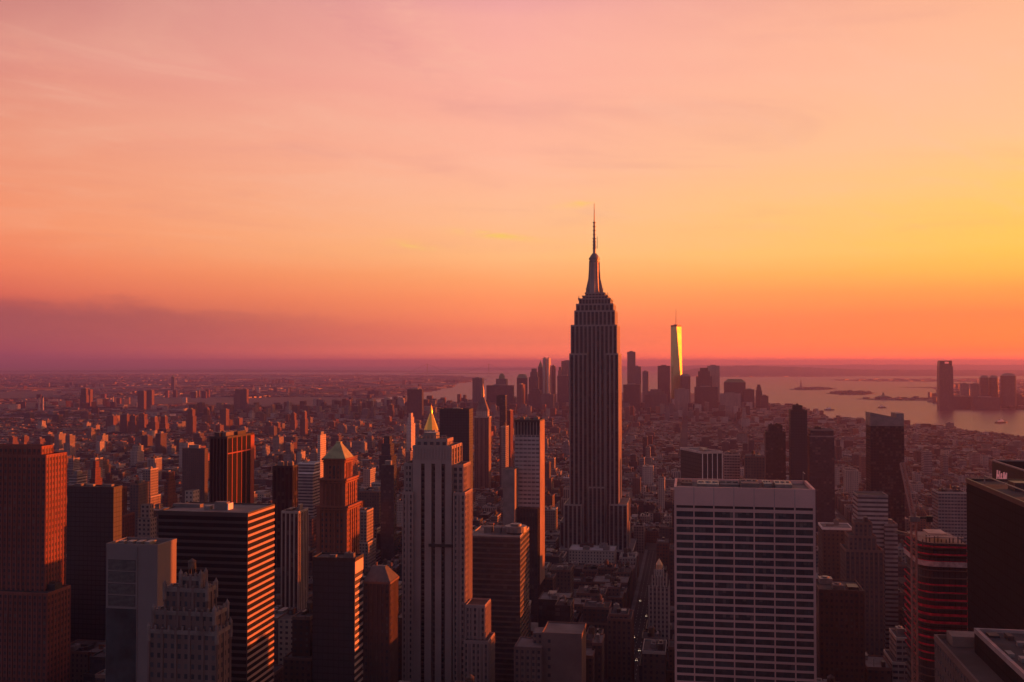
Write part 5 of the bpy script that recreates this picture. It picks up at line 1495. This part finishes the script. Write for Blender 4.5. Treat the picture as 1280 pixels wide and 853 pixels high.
# names: where each stands against the nearest landmark
marks = []
for short, boxes, vb in HEROES:
    bb = [bbox(t) for t in boxes]
    x0, x1 = min(q[0] for q in bb), max(q[1] for q in bb); y0 = min(q[2] for q in bb)
    marks.append((short, (max(x0, 0) + min(x1, 1280)) / 2, y0, min(vb, 853), (min(x1, 1280) - max(x0, 0)) / 2))
STY = [('red brick', F_BRICK, BRICKP, 5), ('dark brick', F_DBRICK, BRICKP, 5), ('tan brick', F_TAN, STONE, 4), ('stone', F_LIME, STONE, 3), ('grey', F_GREY, STONE, 3), ('brown', F_BROWN, BRICKP, 4), ('pale banded', F_WHITE, WHITEP, 1.2), ('dark glass', F_DARK, DARKM, 2), ('pier-fronted', F_PIER, STONE, 2)]
placed = {}
info = []
for i in chosen:
    t = cands[i]; x0, x1, y0, y1 = bbox(t); x, y = min(max((x0 + x1) / 2, 0), 1280), y0
    best = min(marks, key=lambda m: max(0, abs(x - m[1]) - m[4]) ** 2 + (max(0, m[2] - y) + max(0, y - m[3])) ** 2 + .02 * (abs(x - m[1]) + abs(y - m[3])))
    dx_ = x - best[1]
    if abs(dx_) <= best[4]: side = 'below' if y > best[3] - 6 else ('behind' if t[2] > 1500 else 'in front of')
    else: side = 'left of' if dx_ < 0 else 'right of'
    wts = [q[3] for q in STY] if t[2] > 1100 else [3, 7, 1.0, .3, 1, 7, .1, 5, .6]
    sty = rng.choices(STY, wts)[0]
    if len(t) > 6: sty = STY[0]
    dist = math.hypot(max(0, abs(dx_) - best[4]), abs(y - best[3]))
    info.append([i, best[0], side, sty, dist])
groups = {}
for q in info: groups.setdefault((q[1], q[2], q[3][0]), []).append(q)
ORD = ['nearest', 'second nearest', 'third nearest', 'fourth nearest', 'fifth nearest', 'sixth nearest', 'seventh nearest', 'eighth nearest', 'ninth nearest', 'tenth nearest'] + ['%dth nearest' % n for n in range(11, 60)]
def city_building(t, sty, label, detail, rg):
    s0, s1, a0, a1, zb, h = t[:6]
    T = Thing('city_building', label, 'building', (s0 + s1) / 2, (a0 + a1) / 2, 'city buildings packed between the landmark towers')
    _, F, TR, _ = sty
    setb = h > 40 and rg.random() < .55 and (s1 - s0) > 13
    hb = h * rg.uniform(.6, .85) if setb else h
    rm = rg.choice((ROOF, ROOF, ROOFL, ROOFL, METAL)) if a0 > 1100 else rg.choice((ROOF, ROOF, ROOF, ROOFL))
    low = [s0, s1, a0, a1, 0, hb]
    mb = MB(); mb.box(*low, bay=3.3, floor=3.6); T.part('walls', mb, [F, rm, TR])
    top_ = low
    if setb:
        q = rg.uniform(.08, .2) * (s1 - s0); r_ = rg.uniform(.1, .25) * (a1 - a0)
        top_ = [s0 + q, s1 - q, a0 + r_, a1 - 1, hb, h]
        mb = MB(); mb.box(*top_, bay=3.3, floor=3.6); T.part('setback', mb, [F, rm, TR])
    if detail:
        roof_cap(T, top_, TR, rm)
        if setb:
            mb = MB(); mb.rim(s0 - .15, s1 + .15, a0 - .15, a1 + .15, hb - .8, hb + .9, .5); T.part('parapet', mb, TR)
        roof_units(T, top_, rg, rg.choice((2, 3, 4)), 4.5, tank=rg.random() < .55)
        if a0 < 1400 and rg.random() < .4:
            mb = MB(); sx = rg.uniform(s0 + 3, s1 - 3); mb.beam((sx, a0 + 4, top_[5]), (sx, a0 + 4, top_[5] + rg.uniform(4, 8)), .25); T.part('aerial', mb, DARKM)
    else:
        w, d = s1 - s0, a1 - a0
        mb = MB(); mb.pbox(s0 + w * rg.uniform(.1, .4), s0 + w * rg.uniform(.55, .85), a0 + d * .3, a0 + d * .7, h + .05, h + rg.uniform(2.5, 5)); T.part('roof_unit', mb, rg.choice((METAL, ROOFL, BRICKP)))
for key, lst in groups.items():
    lst.sort(key=lambda q: q[4])
    for n, (i, lm, side, sty, dist) in enumerate(lst):
        adj = 'building' if cands[i][5] < 60 else 'mid-rise'
        if len(lst) == 1: lab = 'only %s %s directly %s the %s' % (sty[0], adj, side, lm)
        else: lab = '%s of the %s buildings %s the %s' % (ORD[n], sty[0], side, lm)
        city_building(cands[i], sty, lab, cands[i][2] < 2300, random.Random(i * 7 + 1))

# everything smaller or farther: one mass
STREET = facade('far street wall', (.5, .5, .5), (.28, .74), (.28, .74))
m = STREET
for n_ in m.node_tree.nodes:
    if n_.type == 'VECT_MATH':
        at_ = m.node_tree.nodes.new('ShaderNodeAttribute'); at_.attribute_name = 'tint'
        m.node_tree.links.new(at_.outputs['Color'], n_.inputs[0])
PAL = [(.20, .09, .06), (.11, .055, .045), (.30, .21, .15), (.40, .34, .28), (.22, .2, .19), (.13, .085, .065), (.5, .45, .4), (.06, .055, .06), (.28, .13, .09)]
def tinted(mb, poly, h, bay=4, floor=3.7, z0=0.0):
    n0 = len(mb.uv)
    mb.prism(poly, z0, h, bay=bay, floor=floor, mat=0, top=0)
    c_ = rng.choice(PAL); k = rng.uniform(.75, 1.2); col = (c_[0] * k, c_[1] * k, c_[2] * k, 1)
    top_ = rng.choice(((.05, .045, .045), (.09, .085, .08), (.15, .14, .13), (.26, .23, .21)))
    n1 = len(mb.uv)
    mb.c += [col] * (n1 - n0 - len(poly)) + [(*top_, 1)] * len(poly)
far = MB()
def rect(x, y, w, d, th):
    c_, s_ = math.cos(th), math.sin(th)
    return [(x + u * c_ - v * s_, y + u * s_ + v * c_) for u, v in ((-w / 2, -d / 2), (w / 2, -d / 2), (w / 2, d / 2), (-w / 2, d / 2))]
def grid_poly(t): return [(s * cg + a * sg, -s * sg + a * cg) for s, a in ((t[0], t[2]), (t[1], t[2]), (t[1], t[3]), (t[0], t[3]))]
nfar = 0
for i, t in enumerate(cands):
    if i in chs: continue
    P = grid_poly(t)
    tinted(far, P, t[5]); nfar += 1
    if t[2] < 4000 and rng.random() < .8:
        w, d = t[1] - t[0], t[3] - t[2]; u, v = rng.uniform(.15, .5), rng.uniform(.2, .5)
        tinted(far, grid_poly([t[0] + w * u, t[0] + w * (u + .3), t[2] + d * v, t[2] + d * (v + .3)]), t[5] + rng.uniform(2, 5), z0=t[5] + .02)
# midtown west beyond the right edge of the view
for k in range(420):
    a_ = rng.uniform(-700, 1500); s_ = rng.uniform(360, 2300)
    x, y = s_ * cg + a_ * sg, -s_ * sg + a_ * cg
    if y > 0 and abs(x / max(y, 1)) < .56: continue
    if not inside(island, x, y): continue
    h = rng.uniform(35, 80) if rng.random() < .7 else rng.uniform(80, 105)
    tinted(far, rect(x, y, rng.uniform(22, 45), rng.uniform(22, 45), -G), h); nfar += 1
# Brooklyn and Queens, the far shores
def scatter(poly, n, ya, yb, xa, xb, hmin, hmax, tow, th=(35, 90), big=1.0):
    global nfar
    for k in range(n):
        px, py = rng.uniform(xa, xb), rng.uniform(ya, yb)
        x, y = ground_pt(px, py)
        if not inside(poly, x, y): continue
        sc = big * min(max(y / 6000, .8), 5.0)
        ang = rng.choice((R(20), R(-12), R(38))) + (0 if y < 9000 else R(8))
        if rng.random() < tow: tinted(far, rect(x, y, rng.uniform(18, 34), rng.uniform(14, 26), ang), rng.uniform(*th))
        else: tinted(far, rect(x, y, rng.uniform(16, 46) * sc, rng.uniform(14, 30) * sc, ang), rng.uniform(hmin, hmax) * (.8 + .2 * sc))
        nfar += 1
# Brooklyn and Queens: districts, each with its own street grid, parks left open, a few clusters of towers
seeds = []
for k in range(260):
    px, py = rng.uniform(-120, 660), rng.uniform(469.5, 524); x, y = ground_pt(px, py); seeds.append((x, y, R(rng.choice((12, 20, -14, 38, 4, -30)))))
parks = [(*ground_pt(rng.uniform(0, 560), rng.uniform(474, 512)), rng.uniform(150, 520)) for k in range(16)]
SX = np.array([q[0] for q in seeds]); SY = np.array([q[1] for q in seeds])
for si, (cx, cy, th) in enumerate(seeds):
    big = cy > 8500
    bw, bd, gap = (150, 52, 26) if big else (86, 34, 17)
    reach = 900 if big else 560
    c_, s_ = math.cos(th), math.sin(th)
    n_, m_ = int(reach / (bw + gap)), int(reach / (bd + gap))
    for i_ in range(-n_, n_ + 1):
        for j_ in range(-m_, m_ + 1):
            u, v = i_ * (bw + gap), j_ * (bd + gap); x, y = cx + u * c_ - v * s_, cy + u * s_ + v * c_
            if y < 2500 or not -.56 < x / y < .05 or int(np.argmin((SX - x) ** 2 + (SY - y) ** 2)) != si: continue
            if not inside(brooklyn, x, y) or any((x - q[0]) ** 2 + ((y - q[1]) / 1.8) ** 2 < q[2] ** 2 for q in parks): continue
            k = 1 if big else rng.choice((1, 2, 3)); base = rng.uniform(7, 13)
            if rng.random() < .05: continue
            for e in range(k):
                w = bw / k; uu = u - bw / 2 + w * (e + .5)
                h = base * rng.uniform(.75, 1.35) if rng.random() < .985 else rng.uniform(22, 46)
                if h > 20: tinted(far, rect(cx + uu * c_ - v * s_, cy + uu * s_ + v * c_, min(w, 30), bd * .6, th), h)
                else: tinted(far, rect(cx + uu * c_ - v * s_, cy + uu * s_ + v * c_, w - .8, bd * rng.uniform(.75, 1), th), h)
                nfar += 1
for k in range(26):
    px, py = rng.uniform(0, 600), rng.uniform(474, 516); x0, y0 = ground_pt(px, py); hh = rng.uniform(30, 58); th = R(rng.choice((10, 30, -15)))
    for e in range(rng.randint(3, 8)):
        x, y = x0 + rng.uniform(-190, 190), y0 + rng.uniform(-190, 190)
        if inside(brooklyn, x, y): tinted(far, rect(x, y, rng.uniform(20, 38), rng.uniform(14, 18), th), hh * rng.uniform(.85, 1.1)); nfar += 1
scatter(brooklyn, 2200, 468.2, 471, -40, 640, 6, 12, .01, (25, 50), big=.7)
scatter(jersey, 700, 479, 512, 1150, 1320, 8, 20, .10, (25, 60))
scatter(bayonne, 260, 474, 478, 1036, 1320, 5, 12, 0)
scatter(staten, 500, 467, 471.5, 860, 1320, 5, 10, 0, big=.6)
scatter(spit, 70, 497.5, 501, 1075, 1180, 6, 14, 0, big=.8)
print('far boxes', nfar)
o = far.build('distant_city', [STREET]); o['kind'] = 'stuff'; o['label'] = 'distant mass of small city blocks reaching to the horizon'
# terminal hall with a cupola on the river spit
x, y = ground_pt(1104, 499.6); T = Thing('terminal_hall', 'low waterfront hall with a peaked cupola on the river spit', 'building', 0, 0, rot=R(-10), xy=(x, y))
mb = MB(); mb.box(-55, 55, -18, 18, 0, 18, bay=8, floor=8); T.part('hall', mb, [F_FARD, ROOF])
mb = MB(); mb.pyramid([(-56, -19), (56, -19), (56, 19), (-56, 19)], 18.02, 32); T.part('roof', mb, COPPER)
mb = MB(); mb.pbox(-7, 7, -7, 7, 20, 40); mb.pyramid([(-8, -8), (8, -8), (8, 8), (-8, 8)], 40, 54); T.part('cupola', mb, COPPER)

# ------------------------------------------------------------------ avenues, kerbs, traffic
ASPH = plain('asphalt', (.05, .048, .05), .9, noise=.3, scale=.05); PAVE = plain('pavement', (.17, .16, .15), .9, noise=.25, scale=.08); LINE = plain('road paint', (.7, .68, .62), .7)
def strip(name, s0, s1, a0, a1, z, mat, kind='structure', h=None):
    mb = MB(); mb.pbox(s0, s1, a0, a1, z - (h or .004), z)
    for i, v in enumerate(mb.v): mb.v[i] = (v[0] * cg + v[1] * sg, -v[0] * sg + v[1] * cg, v[2])
    o = mb.build(name, mat); o['kind'] = kind; return o
for k in (-2, -1, 0, 1):
    c_ = AVE0 + k * AVE_STEP
    strip('road', c_ - 8, c_ + 8, 380, 1410, 2.012, ASPH)
    for sd in (-1, 1): strip('pavement', *(sorted((c_ + sd * 8, c_ + sd * 11.9))), 380, 1410, 2.14, PAVE, h=.13)
    mb = MB(); a = 400
    while a < 1400:
        for q in (-4.5, 0, 4.5): mb.pbox(c_ + q - .12, c_ + q + .12, a, a + 4, 2.0145, 2.0165)
        a += 12
    for i, v in enumerate(mb.v): mb.v[i] = (v[0] * cg + v[1] * sg, -v[0] * sg + v[1] * cg, v[2])
    o = mb.build('lane_markings', LINE); o['kind'] = 'structure'

def make_car():
    T = Thing('car', 'small car with headlights on driving up the dark avenue', 'car', 0, 0, 'cars with headlights on the avenue', xy=(0, 0))
    mb = MB(); mb.prism([(-.9, -2.2), (.9, -2.2), (.9, 2.2), (-.9, 2.2)], .35, .9, mat=0, top=0, plainuv=True, bottom=True, top_poly=[(-.86, -2.1), (.86, -2.1), (.86, 2.1), (-.86, 2.1)]); T.part('body', mb, plain('car paint', (.10, .09, .1), .3))
    mb = MB(); mb.prism([(-.8, -1.0), (.8, -1.0), (.8, 1.6), (-.8, 1.6)], .9, 1.45, mat=0, top=0, plainuv=True, top_poly=[(-.65, -.4), (.65, -.4), (.65, 1.1), (-.65, 1.1)]); T.part('cabin', mb, GLASS)
    HL = plain('headlight', (.8, .8, .75), .3, emit=(1, .72, .5, .8))
    for sx in (-.6, .6):
        mb = MB(); mb.pbox(sx - .22, sx + .22, -2.28, -2.15, .55, .85, bottom=True); T.part('headlight', mb, HL)
        for sy in (-1.35, 1.35):
            mb = MB(); mb.beam((sx * 1.4 - .12, sy, .32), (sx * 1.4 + .12, sy, .32), .6); T.part('wheel', mb, DARKM)
    return T.o
car0 = make_car(); rg = random.Random(6)
cars = [(-52, 850), (-44, 915), (-51, 958), (-43, 1040), (-52, 1105), (-45, 885), (-44, 1160)]
for n, (s, a) in enumerate(cars):
    r_ = car0
    if n:
        r_ = car0.copy(); COL.objects.link(r_)
        for ch in car0.children:
            c2 = ch.copy(); COL.objects.link(c2); c2.parent = r_
    r_.location = (s * cg + a * sg, -s * sg + a * cg, 2.02)

# ------------------------------------------------------------------ the evening haze
HZ = bpy.data.materials.new('evening haze'); HZ.use_nodes = True
HZ.node_tree.nodes.clear(); nb = NB(HZ.node_tree)
out = nb.n('ShaderNodeOutputMaterial'); pv = nb.n('ShaderNodeVolumePrincipled')
pv.inputs['Color'].default_value = (.41, .37, .90, 1)
pv.inputs['Density'].default_value = HAZE_DENSITY
pv.inputs['Anisotropy'].default_value = 0.35
nb.link(pv.outputs[0], out.inputs['Volume'])
mb = MB(); E = 95000.0
V = [(-E, -E), (E, -E), (E, E), (-E, E)]
mb.prism(V, -1.0, 560.0, mat=0, top=0, plainuv=True, bottom=True)
o = mb.build('haze', HZ); o['kind'] = 'stuff'
